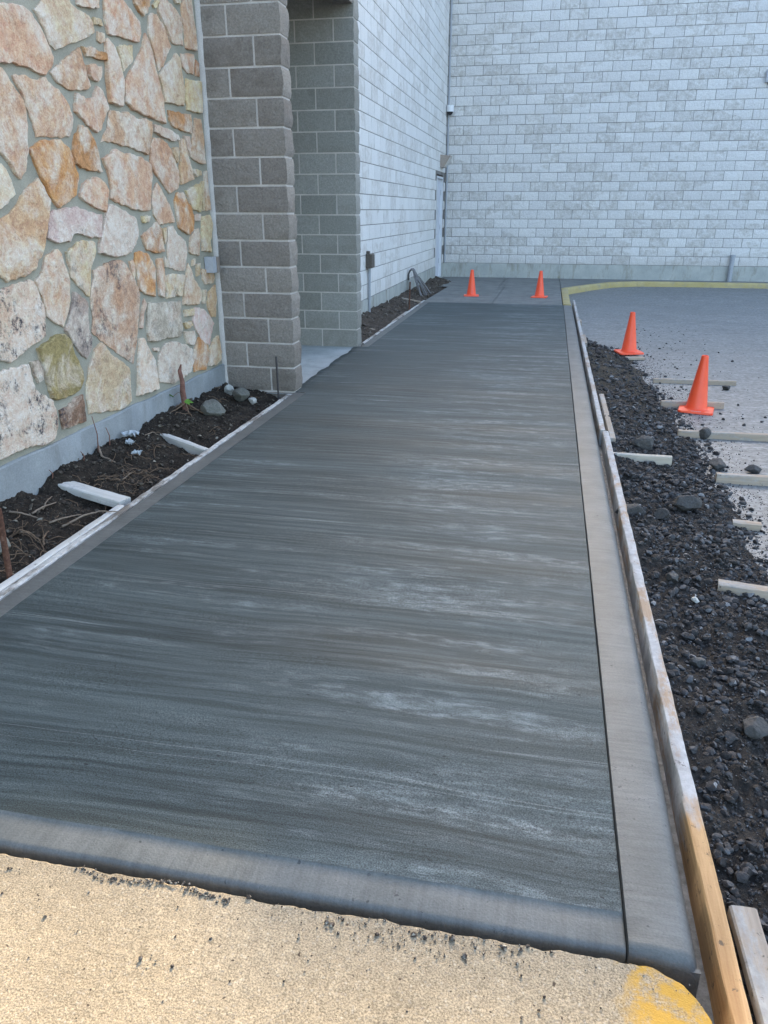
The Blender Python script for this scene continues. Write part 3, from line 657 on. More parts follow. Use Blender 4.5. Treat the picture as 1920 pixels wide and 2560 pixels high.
# pilasters and lintel of the entrance
def solid_block(seed, x0, x1, y0, y1, z0, z1, fr, rt_, lf=0.0):
    """block with a split front (-y) and split right end (+x)"""
    nx = max(2, int((x1 - x0) / .055)); nz = 5; ny = max(2, int((y1 - y0) / .055)); idx = {}; V = []; F = []
    def vert(i, j, k):
        key = (i, j, k)
        if key not in idx:
            x = x0 + (x1 - x0) * i / nx; y = y0 + (y1 - y0) * j / ny; z = z0 + (z1 - z0) * k / nz
            ek = (k in (0, nz)); q = .35 if ek else 1.0
            if j == 0 and fr: y -= fr * q * (.25 if i in (0, nx) and not (i == nx and rt_) else 1) * (.35 + .65 * (fb(x * 9, z * 9, seed * 3.7, 3) + .5))
            if i == nx and rt_: x += rt_ * q * (.35 + .65 * (fb(y * 9, z * 9, seed * 1.9 + 5, 3) + .5))
            idx[key] = len(V); V.append((x, y, z))
        return idx[key]
    for i in range(nx):
        for k in range(nz):
            F.append((vert(i, 0, k), vert(i + 1, 0, k), vert(i + 1, 0, k + 1), vert(i, 0, k + 1)))
            F.append((vert(i, ny, k), vert(i, ny, k + 1), vert(i + 1, ny, k + 1), vert(i + 1, ny, k)))
    for j in range(ny):
        for k in range(nz):
            F.append((vert(nx, j, k), vert(nx, j + 1, k), vert(nx, j + 1, k + 1), vert(nx, j, k + 1)))
            F.append((vert(0, j, k), vert(0, j, k + 1), vert(0, j + 1, k + 1), vert(0, j + 1, k)))
    for i in range(nx):
        for j in range(ny):
            F.append((vert(i, j, nz), vert(i + 1, j, nz), vert(i + 1, j + 1, nz), vert(i, j + 1, nz)))
            F.append((vert(i, j, 0), vert(i, j + 1, 0), vert(i + 1, j + 1, 0), vert(i + 1, j, 0)))
    return V, F
def pilaster(name, label, xl, xr, y0, y1, zb, rows, mat, fr, rt_, first, jt=.013, core=.0035):
    e = empty(name, ((xl + xr) / 2, (y0 + y1) / 2, zb)); tag(e, label, 'pilaster')
    for r in range(rows):
        xs_ = []; x = xr; k = (r + first) % 2; wdt = BW / 2 if k else BW
        while x > xl + .03:
            a = max(xl, x - wdt); xs_.append((a, x)); x = a; wdt = BW
        for q, (a, b) in enumerate(xs_):
            v, f = solid_block(r * 7 + q + xr, a + (jt / 2 if a > xl else 0), b - (jt / 2 if q else 0), y0, y1, zb + r * BH + jt / 2, zb + (r + 1) * BH - jt / 2, fr, rt_ if q == 0 else 0)
            mesh_obj('block', v, f, mat, e, 45, True)
    v, f = box_vf(xl + .01, xr - .002, y0 + core, y1 - .006, zb - .25, zb + rows * BH); mesh_obj('mortar_core', v, f, M['jointgrey'], e)
    return e
P1 = pilaster('entrance_pilaster', 'brownish grey split-face block pilaster beside the fieldstone wall', -2.665, -2.056, 6.208, 6.405, .002 - BH, 22, M['brownblock'], .016, .018, 0, .016, .0025)
P2 = pilaster('recess_wall', 'smooth grey block wall across the entrance recess, joining the white side wall', -4.3, -2.098, 8.66, 8.86, -.022, 20, M['smoothblock'], 0.0, .014, 0)
# mortar fillet between fieldstone and pilaster
lt = empty('entrance_lintel', (-2.2, 7.5, 3.34)); tag(lt, 'grey block lintel spanning the entrance above the pale recess floor', 'lintel')
for r in range(3):
    y = 6.41 - (BW / 2 if r % 2 else 0)
    while y < 8.655:
        a, b = max(6.41, y), min(8.655, y + BW); y += BW
        if b - a < .05: continue
        v, f = solid_block(r * 11 + y, -2.29, -2.10, a + .005, b - .005, 3.345 + r * BH + .005, 3.345 + (r + 1) * BH - .005, 0, .012)
        mesh_obj('block', v, f, M['brownblock'], lt, 45, True)
v, f = box_vf(-2.285, -2.104, 6.408, 8.657, 3.352, 3.94); mesh_obj('mortar_core', v, f, M['jointgrey'], lt)
# inner walls of the recess and building mass above
rb = tag(mesh_obj('recess_back_wall', *box_vf(-4.5, -4.4, 6.2, 8.9, -.3, 3.9), M['smoothblock']), 'plain grey wall at the back of the entrance recess', 'wall')
v, f = join_vf([box_vf(-4.5, -2.13, 6.43, 8.84, 4.30, HW - .5), box_vf(-9, -2.95, -9, 20.3, 3.96, HW - .5)])
ub = mesh_obj('upper_building', v, f, M['farfoot']); tag(ub, 'plain upper storey of the building above the entrance', 'building')

# ================================================================== FIELDSTONE WALL
XS = -2.69
ST = '''P 0,20 -120,10 -150,460 0,465 150,485 210,510 290,550 325,555 375,485 385,430 340,330 300,230 250,150 190,75 150,40 90,25
C 240,70 290,5 330,-60 460,-60 500,20 560,70 640,120 665,165 685,240 650,275 520,320 400,375 360,330 310,200
P 555,-60 725,-60 715,60 640,55 585,50 558,30
P 755,-60 840,-60 900,0 960,70 1025,165 1035,250 1020,315 930,290 830,265 790,250 765,150
O 965,-60 1110,-60 1095,50 1050,125 1020,95 985,30
C 1120,40 1150,0 1168,5 1152,58 1135,64
P 1165,30 1185,-40 1230,5 1290,70 1335,130 1340,200 1348,340 1265,320 1225,220 1165,90
C 1255,-60 1345,-60 1320,30 1295,25
S 1335,60 1352,-40 1412,-40 1420,100 1440,250 1444,380 1368,358 1354,220 1338,110
P 1090,120 1110,95 1150,105 1205,190 1240,270 1262,350 1225,420 1210,480 1165,525 1135,400 1090,250
C 680,125 735,145 750,195 680,180
C 710,230 765,250 765,310 740,325 710,300
O 590,345 650,345 700,370 775,400 778,450 690,430 620,415
P 360,540 400,490 470,440 575,350 600,420 625,520 662,640 640,665 570,670 490,665 420,615
S 635,480 670,472 735,490 740,530 725,600 690,600 650,570
P 770,290 790,283 840,350 870,440 895,560 905,640 890,790 800,760 785,650 775,560
C 860,345 910,330 970,335 975,440 935,500 905,530 880,440
P 1070,245 1095,300 1130,460 1160,600 1190,720 1210,920 1130,885 1050,850 970,815 915,750 912,620 930,570 985,470 1040,360
C 1295,390 1320,420 1340,560 1360,680 1350,785 1290,775 1210,755 1195,640 1168,560 1220,480 1270,430
P 1330,395 1425,400 1430,480 1425,555 1375,540 1345,500
O 1435,440 1462,470 1468,570 1440,560
C 1370,580 1475,600 1488,720 1482,840 1420,830 1375,810 1365,690
P 0,500 60,590 110,670 160,740 190,850 195,970 190,1080 200,1110 180,1270 140,1325 100,1290 50,1200 0,1140 -90,1060 -140,800 -100,540
P 80,560 150,550 260,590 320,575 360,620 420,660 480,750 525,850 530,920 510,1015 400,1020 260,1015 235,910 200,820 150,700
P 555,690 630,740 680,720 705,635 750,670 790,770 800,800 760,900 745,950 705,985 650,940 580,870 540,830 540,770
S 805,810 880,835 930,830 1005,880 1060,875 1105,900 1105,1020 1085,1150 1040,1130 960,1095 880,1080 810,1050 740,1050 780,960
O 1235,815 1290,830 1405,845 1410,910 1410,990 1340,970 1260,930 1240,880
S 1435,875 1480,885 1495,1000 1510,1215 1450,1200 1405,1165 1415,1040
W 1130,920 1220,950 1310,1000 1320,1035 1270,1045 1180,1010 1130,975
O 205,1105 260,1060 320,1035 430,1035 490,1090 520,1160 545,1250 565,1330 550,1450 480,1500 430,1545 390,1510 340,1420 300,1330 260,1240
O 575,925 630,940 660,1000 700,1080 720,1170 748,1275 660,1265 590,1245 550,1210 525,1130 545,1020
P 840,1105 900,1140 960,1140 1040,1170 1110,1225 1115,1300 1105,1400 1105,1555 1030,1560 950,1540 880,1510 805,1475 810,1380 790,1290 750,1170
P 1125,1020 1190,1035 1240,1090 1275,1180 1310,1270 1315,1330 1310,1390 1245,1435 1200,1370 1130,1270 1105,1210 1105,1100
C 1270,1095 1300,1090 1314,1140 1306,1210 1285,1190 1265,1130
S 1325,1025 1345,1030 1376,1150 1400,1240 1422,1330 1330,1370 1320,1250 1330,1130
W 1350,1005 1390,1010 1400,1080 1395,1165 1372,1100
C 1425,1250 1480,1265 1480,1300 1440,1310 1425,1285
W 0,1210 50,1300 100,1400 105,1440 50,1510 0,1545 -120,1560 -130,1260
P 600,1360 650,1330 700,1310 750,1345 790,1410 785,1480 770,1570 720,1550 640,1510 580,1460 580,1430
P 1155,1350 1195,1420 1240,1500 1270,1560 1290,1645 1230,1655 1170,1665 1130,1590 1115,1510 1120,1420
O 1300,1430 1345,1420 1370,1480 1405,1540 1420,1620 1415,1700 1390,1735 1350,1720 1315,1690 1295,1590 1285,1480
C 1365,1410 1440,1370 1470,1360 1483,1480 1478,1570 1420,1555 1395,1500
C 1478,1350 1494,1340 1508,1560 1496,1560
S 1502,1275 1520,1265 1543,1555 1518,1560
S 0,1620 80,1560 130,1480 190,1390 270,1320 310,1380 355,1480 345,1620 330,1700 305,1850 250,1980 200,2030 120,2060 40,2090 0,2050 -120,2000 -150,1760
W 350,1590 370,1565 430,1545 500,1540 560,1530 640,1570 745,1590 740,1660 735,1755 650,1760 570,1730 520,1740 500,1790 400,1800 340,1765
W 800,1510 860,1530 930,1570 1000,1615 1018,1700 1015,1770 960,1870 900,1895 820,1905 720,1875 725,1800 745,1700 770,1590
C 1040,1600 1075,1595 1105,1600 1100,1640 1060,1650 1045,1640
O 1040,1744 1090,1699 1130,1664 1150,1640 1180,1689 1193,1779 1208,1864 1160,1874 1080,1854 1060,1809
W 1420,1590 1478,1585 1478,1635 1430,1635
C 1488,1600 1540,1590 1558,1650 1558,1750 1545,1800 1553,1870 1492,1860 1484,1700
C 1196,1689 1220,1684 1224,1759 1215,1809 1200,1739
W 1237,1674 1270,1674 1310,1739 1365,1789 1380,1859 1370,1939 1360,2004 1290,2004 1245,1979 1229,1859 1234,1749
C 1400,1759 1430,1699 1465,1689 1475,1759 1465,1894 1420,1884 1395,1869
C 480,1864 540,1819 560,1789 620,1779 690,1794 698,1859 680,1929 665,1989 665,2099 655,2199 630,2189 580,2129 515,2059 500,1959 .5
P 415,1844 440,1879 480,1989 505,2059 512,2199 498,2319 460,2424 400,2389 340,2349 310,2219 250,2084 300,1999 320,1899
W 0,2139 70,2119 150,2089 215,2067 250,2089 290,2189 320,2279 330,2409 325,2489 260,2539 200,2579 150,2629 60,2689 0,2669 -110,2640 -140,2200 1
S 810,1934 870,1924 900,1939 940,2009 985,2089 1020,2179 1018,2309 1010,2439 1005,2559 985,2694 900,2639 800,2569 730,2509 675,2459 685,2359 665,2239 665,2139 690,2059 680,1999 740,1969 .7
O 990,1874 1040,1859 1090,1884 1115,1929 1140,1989 1140,2079 1135,2199 1060,2179 1020,2139 1005,2049 985,1949
C 945,1934 975,1924 988,1999 983,2069 965,2029
P 1150,1919 1190,1909 1207,2059 1203,2204 1170,2189 1160,2059
C 1212,2039 1290,2024 1358,2039 1352,2119 1338,2189 1290,2194 1225,2214 1217,2119 .6
C 1205,1899 1225,1929 1236,1974 1212,1979
C 1385,1949 1410,2009 1430,2069 1470,2129 1485,2189 1465,2249 1400,2259 1347,2254 1352,2159 1370,2049
C 1415,1929 1435,1914 1435,1959 1412,1971
C 1445,1959 1470,1944 1460,2039 1448,2044
S 1485,1989 1560,2009 1580,2059 1568,2099 1510,2109 1492,2069
W 1490,2149 1512,2144 1508,2249 1492,2249
S 1535,2159 1585,2109 1597,2219 1592,2349 1560,2349 1530,2259
G 535,2159 570,2179 630,2229 635,2339 650,2439 670,2509 670,2579 635,2659 600,2639 550,2569 500,2489 470,2449 500,2359 520,2259 .8
G 1085,2239 1160,2244 1240,2239 1330,2227 1335,2339 1340,2429 1330,2489 1230,2504 1150,2524 1090,2529 1080,2419 .4
W 1060,2209 1078,2249 1058,2359 1045,2434 1024,2429 1036,2319
C 1355,2299 1425,2287 1425,2334 1360,2344
W 1432,2274 1490,2284 1550,2339 1580,2394 1560,2459 1545,2554 1500,2539 1462,2479 1422,2379
C 1350,2389 1400,2374 1420,2409 1370,2434
W 1355,2459 1430,2449 1440,2509 1420,2554 1375,2544
V 410,2474 460,2474 500,2509 530,2589 570,2669 605,2749 610,2809 590,2879 520,2929 400,2964 370,2949 340,2839 300,2719 265,2579 340,2529
G 215,2679 265,2664 300,2749 300,2809 270,2839 230,2749 .4
W 0,2749 90,2719 200,2694 225,2789 245,2879 310,2919 380,2969 405,3029 415,3159 390,3249 310,3294 200,3309 100,3349 0,3399 -120,3420 -140,2800 1
C 690,2589 740,2539 775,2579 800,2619 880,2669 945,2729 950,2839 962,2969 900,3029 760,3054 650,3064 630,2949 630,2839 650,2719 .25
D 430,3039 490,3009 540,2949 600,2917 610,2999 625,3119 540,3154 460,3179 440,3099 1
W 1020,2509 1055,2504 1095,2579 1140,2669 1150,2749 1165,2879 1080,2909 1004,2932 1012,2759 .3
W 1120,2579 1170,2574 1170,2599 1130,2599
W 1220,2539 1290,2527 1360,2549 1410,2589 1418,2669 1403,2749 1350,2799 1280,2844 1180,2834 1167,2739 1167,2639 .4
O 1430,2589 1465,2494 1500,2529 1530,2559 1534,2659 1520,2739 1432,2754 1422,2659
C 1542,2599 1580,2509 1608,2484 1630,2609 1622,2669 1590,2699 1540,2709'''
sw = empty('fieldstone_wall', (XS, 4.8, 0)); tag(sw, 'fieldstone wall of pink and cream irregular stones in grey mortar', 'wall')
covered = []
def stone(poly, code, weather, seed):
    """poly: list of (y, z) on the wall plane"""
    g = random.Random(seed); P = [Vector(p) for p in poly]; n = len(P)
    area = sum(P[i].x * P[(i + 1) % n].y - P[(i + 1) % n].x * P[i].y for i in range(n)) / 2
    if area < 0: P.reverse()
    Q = []
    for i in range(n):      # chip the outline
        a, b = P[i], P[(i + 1) % n]; L = (b - a).length; k = max(1, min(5, int(L / .022))); nn = Vector((-(b - a).y, (b - a).x)); nn = nn.normalized() if L > 1e-6 else Vector((0, 0))
        for j in range(k):
            q = a.lerp(b, j / k)
            Q.append(q + nn * (g.uniform(-.006, .006) if j else g.uniform(-.003, .003)))
    c = sum(Q, Vector((0, 0))) / len(Q); m_ = len(Q); V = []; F = []
    rad = math.sqrt(abs(area)); tx, tz = g.uniform(-.05, .05), g.uniform(-.05, .05); pr = .012 + .010 * g.random()
    for t, h in ((1.0, -.02), (1.0, pr * .72), (.972, pr), (.72, pr + .001), (.4, pr + .001)):
        for q in Q:
            p = c + (q - c) * t; d = p - c
            hh = h if t == 1.0 and h < 0 else max(.004, h + (tx * d.x + tz * d.y) * .6 + .006 * fb(p.x * 11, p.y * 11, seed * 1.7, 3) * (1 if t < 1 else .4))
            V.append((hh, p.x, p.y))
    V.append((pr + .003, c.x, c.y)); K_ = len(V) - 1
    for r in range(4):
        for i in range(m_): k = (i + 1) % m_; F.append((r * m_ + i, r * m_ + k, (r + 1) * m_ + k, (r + 1) * m_ + i))
    for i in range(m_): F.append((4 * m_ + i, 4 * m_ + (i + 1) % m_, K_))
    V = [(x, y - c.x, z - c.y) for x, y, z in V]
    me = mk_mesh('stone', V, F, M['stone'], 32); o = link('stone', me, sw, (XS, c.x, c.y))
    b = OBJCOL[code]; k = g.uniform(.88, 1.1); o.color = (b[0] * k, b[1] * k * g.uniform(.95, 1.05), b[2] * k * g.uniform(.92, 1.08), weather)
    covered.append((c.x, c.y, [tuple(q) for q in Q]))
CR = 1659 / 560.0
for si, line in enumerate(ST.split('\n')):
    tk = line.split(); code = tk[0]; wth = .0
    if ',' not in tk[-1]: wth = float(tk.pop())
    pl = []
    for p in tk[1:]:
        a, b = p.split(','); q = onx(float(a) / CR, float(b) / CR, XS); pl.append((min(q.y, 6.19), q.z))
    stone(pl, code, wth, si + 1)
def inside(y, z, margin=.03):
    for cy, cz, Q in covered:
        if abs(cy - y) > .6 or abs(cz - z) > .8: continue
        hit = False; n = len(Q)
        for i in range(n):
            a, b = Q[i], Q[(i + 1) % n]
            if (a[1] > z) != (b[1] > z) and y < (b[0] - a[0]) * (z - a[1]) / (b[1] - a[1]) + a[0]: hit = not hit
            if math.hypot(a[0] - y, a[1] - z) < margin: return True
        if hit: return True
    return False
# the wall carries on past the traced stones: up, and towards the camera
traced = list(covered); gy = .25; k = 500
for j in range(16):
    for i in range(24):
        y = 6.02 - (i + (.5 if j % 2 else 0)) * gy; z = .40 + j * .235
        y += R.uniform(-.04, .04); z += R.uniform(-.04, .04)
        if y < .75 or z > 3.85: continue
        n = R.randrange(6, 9); r0 = R.uniform(.8, 1.0); a0 = R.random() * 6
        pl = [(y + .118 * r0 * R.uniform(.85, 1.08) * math.cos(a0 + 6.283 * q / n), z + .112 * r0 * R.uniform(.85, 1.1) * math.sin(a0 + 6.283 * q / n)) for q in range(n)]
        bad = any(inside(a, b) for a, b in pl + [(y, z)])
        if bad or any(a > 6.17 for a, b in pl): continue
        k += 1; stone(pl, R.choice('PPPCCOSWW'), R.choice((0, 0, 0, .5)), k)
v, f = grid_vf(np.linspace(.5, 6.204, 200), np.linspace(.2, 4.0, 130), lambda y, z: 0)
v = [(XS + .004 * fb(p[0] * 5, p[1] * 5, 1, 3) + .002 * fb(p[0] * 30, p[1] * 30, 3, 2), p[0], p[1]) for p in v]
mesh_obj('mortar_bed', v, f, M['mortar'], sw, 0)
v, f = box_vf(XS - .25, XS - .02, .5, 6.206, -.3, 3.95); mesh_obj('backing', v, f, M['mortar'], sw)
V = []; ysx = np.linspace(.5, 6.205, 180)
for y in ysx:
    t = .222 + .012 * fb(y * 2.5, 0, 1, 3); V += [(XS + .02, y, -.3), (XS + .019 + .003 * fb(y * 4, 2, 0, 2), y, .05), (XS + .019 + .003 * fb(y * 4, 7, 0, 2), y, t - .008), (XS + .012, y, t), (XS - .03, y, t + .004)]
F = [(j * 5 + i, (j + 1) * 5 + i, (j + 1) * 5 + i + 1, j * 5 + i + 1) for j in range(179) for i in range(4)]
mesh_obj('footing', V, F, M['footing'], sw, 40)
V = []; zz = np.linspace(-.1, 4.0, 90)
for z in zz: V += [(XS - .03, 6.185 + .008 * fb(z * 6, 1, 0, 2), z), (XS + .012 + .008 * fb(z * 5, 3, 0, 3), 6.190, z), (XS + .036 + .006 * fb(z * 7, 5, 0, 3), 6.203, z), (XS + .037, 6.214, z)]
F = [(j * 4 + i, j * 4 + i + 1, (j + 1) * 4 + i + 1, (j + 1) * 4 + i) for j in range(89) for i in range(3)]
mesh_obj('mortar_fillet', V, F, M['jointgrey'], sw, 0)

# ================================================================== FORMWORK
def plank_vf(x0, x1, y0, y1, z0, z1, nseg=40, j=.0025, seed=0.0, axis='y', bow=0.0):
    """rough-sawn board with worn arrises, running along y (or x)"""
    V = []; c = .004
    prof = [(x0, z0), (x1, z0), (x1, z1 - c), (x1 - c, z1), ((x0 + x1) / 2, z1), (x0 + c, z1), (x0, z1 - c)]
    for k in range(nseg + 1):
        t = k / nseg; y = y0 + (y1 - y0) * t; bo = bow * math.sin(t * math.pi)
        for q, (x, z) in enumerate(prof):
            V.append((x + bo + j * .6 * fb(y * 9, q * 1.7, seed, 3), y, z + (j * fb(y * 14, q * 2.3, seed + 4, 3) if z > z0 else 0)))
    n = len(prof); F = [(a * n + i, a * n + (i + 1) % n, (a + 1) * n + (i + 1) % n, (a + 1) * n + i) for a in range(nseg) for i in range(n)]
    F = [q[::-1] for q in F]; F += [tuple(range(n)), tuple(range(nseg * n, nseg * n + n))[::-1]]
    F = [q[::-1] for q in F]
    if axis == 'x': V = [(b, a, z) for a, b, z in V]; F = [q[::-1] for q in F]
    return V, F
def thing_mesh(name, vf, mat, label, cat, group=None, smooth=35):
    o = mesh_obj(name, vf[0], vf[1], mat, None, smooth, True); return tag(o, label, cat, group)
rf = mesh_obj('form_board', *plank_vf(.450, .489, .35, 5.44, -.135, .008, 160, .003, 1, bow=-.004), M['formpine'], None, 40); tag(rf, 'long cement-spattered form board along the kerb, bare orange pine at its end', 'board', 'kerb form boards')
thing_mesh('form_board', plank_vf(.433, .470, 5.46, 14.05, -.15, .008, 160, .003, 2, bow=.0), M['formwood'], 'pale form board continuing along the kerb to the yellow painted corner', 'board', 'kerb form boards')
thing_mesh('splice_board', plank_vf(.492, .532, 5.30, 6.70, -.13, -.004, 30, .003, 4), M['timbery'], 'short splice board nailed outside the joint of the kerb forms', 'board')
thing_mesh('wooden_stake', plank_vf(.472, .512, 9.6, 10.3, -.15, -.03, 12, .003, 5), M['timbery'], 'short reddish timber block against the far kerb form near the asphalt edge', 'board')
thing_mesh('wooden_stake', plank_vf(.472, .505, 11.5, 11.75, -.15, -.02, 6, .003, 6), M['timbery'], 'small wooden stake against the far kerb form', 'stake')
# building side forms
thing_mesh('form_strip', plank_vf(-2.104, -2.069, .9, 6.16, -.14, -.003, 170, .005, 7), M['formwhite'], 'cement-crusted form strip along the slab beside the fieldstone wall', 'board', 'building side forms')
thing_mesh('form_strip', plank_vf(-2.104, -2.069, 8.90, 13.62, -.14, -.003, 120, .004, 8), M['formwhite'], 'cement-crusted form strip along the slab beside the white side wall', 'board', 'building side forms')
thing_mesh('backing_board', plank_vf(-2.150, -2.108, .8, 3.44, -.13, -.001, 60, .002, 9), M['paletimber'], 'grey backing board doubling the form strip below the fieldstone wall', 'board')
thing_mesh('backing_board', plank_vf(-2.14, -2.107, 10.9, 12.05, -.13, -.012, 20, .002, 10), M['timbery'], 'short grey backing board behind the form strip near the cable bundle', 'board')
def cross_timber(p, q, wd, th, mat, label, name='brace_timber', group=None, cat='timber', seed=0.0, ztop=None):
    """timber lying between two points given on its top, p -> q"""
    p, q = Vector(p), Vector(q); L = (q - p).length; d = (q - p).normalized()
    v, f = plank_vf(-wd / 2, wd / 2, -L / 2, L / 2, -th, 0, max(6, int(L / .04)), .003, seed)
    me = mk_mesh(name, v, f, mat, 40); o = link(name, me); c = (p + q) / 2; o.location = c
    o.rotation_mode = 'QUATERNION'; o.rotation_quaternion = d.to_track_quat('Y', 'Z'); return tag(o, label, cat, group)
cross_timber((-2.62, 3.64, .035), (-2.150, 3.52, -.002), .088, .04, M['paletimber'], 'clean white brace timber across the bed between the wall and doubled form', seed=1)
cross_timber((-2.66, 4.76, .04), (-2.109, 4.50, -.004), .045, .07, M['paletimber'], 'half-buried white brace timber across the bed beside the sapling', seed=2)
cross_timber((-2.55, 10.26, .02), (-2.142, 10.06, -.02), .045, .09, M['timber'], 'pale brace timber in the far bed just past the smooth grey wall', seed=3)
cross_timber((-2.60, 13.75, .03), (-2.109, 13.55, -.02), .045, .09, M['timber'], 'brown brace timber in the far bed beneath the cable bundle', seed=4)
# scrap timbers on the road side (ends read off the photo, lying on the asphalt or on the bank)
def road_timber(p0, p1, zt, wd, th, mat, label, seed, name='scrap_timber'):
    a = onz(p0[0] * K, p0[1] * K, zt); b = onz(p1[0] * K, p1[1] * K, zt); return cross_timber(a, b, wd, th, mat, label, name, None, 'timber', seed)
road_timber((1412, 817), (1590, 823), -.068, .04, .045, M['timber'], 'thin timber batten on the asphalt between the two road side cones', 11)
road_timber((1428, 865), (1564, 869), -.055, .04, .06, M['timber'], 'pale timber stub lying right behind the printed cone', 12)
road_timber((1465, 929), (1720, 941), -.060, .04, .055, M['timber'], 'long timber batten on the asphalt in front of the printed cone', 13)
road_timber((1308, 977), (1452, 986), -.020, .038, .085, M['timberlight'], 'pale brace timber standing on edge out from the kerb form splice', 14)
road_timber((1548, 1022), (1720, 1033), -.055, .05, .055, M['timber'], 'dusty timber half buried at the gravel edge, past the brace on edge', 15)
road_timber((1583, 1124), (1645, 1131), -.075, .055, .04, M['timber'], 'short broken timber stub in the gravel', 16)
road_timber((1552, 1256), (1730, 1283), -.050, .06, .055, M['timber'], 'thick pale timber in the gravel beyond the broken stub', 17)
v_ = cross_timber(onz(1352 * K, 771 * K, -.085) , onz(1390 * K, 771 * K, -.085), .10, .026, M['timber'], 'scrap of board lying flat under a road side cone', 'scrap_timber', None, 'timber', 18)
pl = cross_timber((.532, 1.42, -.006), (.545, .7, -.006), .058, .03, M['timbery'], 'flat grey offcut lying beside the bare pine form end', 'offcut_board', None, 'board', 19)

# ================================================================== CONES
def cone_parts():
    n = 40; prof = [(.094, .018), (.088, .024), (.084, .034), (.0300, .428), (.0292, .444), (.0270, .4545), (.0225, .457), (.020, .452), (.019, .40)]
    V = [(r * math.cos(6.28318 * k / n), r * math.sin(6.28318 * k / n), z) for r, z in prof for k in range(n)]
    F = [(j * n + k, j * n + (k + 1) % n, (j + 1) * n + (k + 1) % n, (j + 1) * n + k) for j in range(len(prof) - 1) for k in range(n)]
    body = mk_mesh('cone_body', V, F, M['cone'], 50)
    h, c, m_ = .137, .03, 6; ring = []
    for cx, cy, a0 in ((h - c, h - c, 0), (-h + c, h - c, 90), (-h + c, -h + c, 180), (h - c, -h + c, 270)):
        for k in range(m_ + 1):
            a = math.radians(a0 + 90 * k / m_); ring.append((cx + c * math.cos(a), cy + c * math.sin(a)))
    q = len(ring); V = []; F = []
    for s, z in ((1, .0), (1, .012), (.975, .017), (.68, .0185)): V += [(x * s, y * s, z) for x, y in ring]
    for j in range(3): F += [(j * q + k, j * q + (k + 1) % q, (j + 1) * q + (k + 1) % q, (j + 1) * q + k) for k in range(q)]
    F += [tuple(range(q))[::-1], tuple(range(3 * q, 4 * q))]
    return body, mk_mesh('cone_base', V, F, M['cone'], 40)
CB, CBASE = cone_parts()
def traffic_cone(loc, rz, label, tilt=(0, 0), print_=False):
    e = empty('traffic_cone', loc); e.rotation_euler = (tilt[0], tilt[1], rz); tag(e, label, 'cone', 'orange traffic cones')
    for nm, me in (('cone_body', CB), ('base', CBASE)):
        o = bpy.data.objects.new(nm, me); COL.objects.link(o); o.parent = e; base_ = o
    if print_:
        parts = []; g = random.Random(3); x = -.035
        while x < .045:
            wd = g.choice((.004, .006, .007)); parts.append(box_vf(x, x + wd, -.1235, -.1155, .0179, .0188)); x += wd + .0022
        v, f = join_vf(parts); me = mk_mesh('base_print', v, f, M['whiteprint']); o = bpy.data.objects.new('base_print', me); COL.objects.link(o); o.parent = base_
    return e
p = onz(1018 * K, 638.5 * K, zfar(14.4)); traffic_cone((p.x, p.y, zfar(p.y) + .002), .1, 'small orange traffic cone on the far concrete, nearer the white side wall and cable bundle')
p = onz(1165 * K, 641.5 * K, zfar(14.3)); traffic_cone((p.x, p.y, zfar(p.y) + .002), -.15, 'small orange traffic cone on the far concrete, nearer the yellow kerb')
p = onz(1358 * K, 762 * K, -.085); traffic_cone((p.x, p.y, -.083), .25, 'orange traffic cone standing on a flat scrap of board on the asphalt', (.01, -.015))
p = onz(1503 * K, 887 * K, -.11); traffic_cone((p.x, p.y, -.107), -.22, 'orange traffic cone with white print on its base, among timber battens', (0, .02), True)

# ================================================================== FITTINGS ON THE WALLS
jb = empty('junction_box', (XS + .02, 6.05, 1.0)); tag(jb, 'pale finned junction box on the fieldstone wall beside the pilaster', 'box')
v, f = box_vf(XS + .005, XS + .075, 5.985, 6.055, .985, 1.105); mesh_obj('cover', v, f, M['greymetal'], jb)
v, f = box_vf(XS + .004, XS + .035, 6.0555, 6.165, .99, 1.09); jbb = mesh_obj('body', v, f, M['bronze'], jb)
for i in range(5):
    v, f = box_vf(XS + .008, XS + .082 - .005 * i, 6.062 + i * .021, 6.070 + i * .021, .98, 1.10); mesh_obj('fin', v, f, M['bronze'], jbb)
eb = empty('electrical_box', (XW + .02, 11.45, .65)); tag(eb, 'dark brown electrical box on the white side wall above a grey conduit', 'box')
v, f = box_vf(XW + .018, XW + .085, 11.36, 11.58, .665, .86); mesh_obj('body', v, f, M['brownmetal'], eb)
v, f = box_vf(XW + .0855, XW + .10, 11.37, 11.57, .675, .85); mesh_obj('cover', v, f, M['brownmetal'], eb)
v, f = box_vf(XW + .018, XW + .06, 11.40, 11.45, .862, .90); mesh_obj('fitting', v, f, M['brownmetal'], eb)
v, f = tube_vf([(XW + .045, 11.47, .664), (XW + .036, 11.47, .02)], .020, 10); mesh_obj('conduit', v, f, M['greypaint'], eb, 40)
wp = empty('wall_light', (XW + .02, 19.2, 2.45)); tag(wp, 'brown wedge-shaped wall light above the service door', 'wall light')
V = [(XW + .012, 19.0, 2.36), (XW + .012, 19.42, 2.36), (XW + .012, 19.42, 2.62), (XW + .012, 19.0, 2.62), (XW + .10, 19.02, 2.36), (XW + .10, 19.40, 2.36), (XW + .24, 19.40, 2.60), (XW + .24, 19.02, 2.60)]
F = [(0, 1, 2, 3), (4, 7, 6, 5), (0, 4, 5, 1), (3, 2, 6, 7), (0, 3, 7, 4), (1, 5, 6, 2)]
wph = mesh_obj('housing', V, F, M['bronze'], wp)
V = [(XW + .108, 19.05, 2.385), (XW + .108, 19.37, 2.385), (XW + .236, 19.37, 2.585), (XW + .236, 19.05, 2.585)]; V += [(x + .008, y, z - .005) for x, y, z in V]
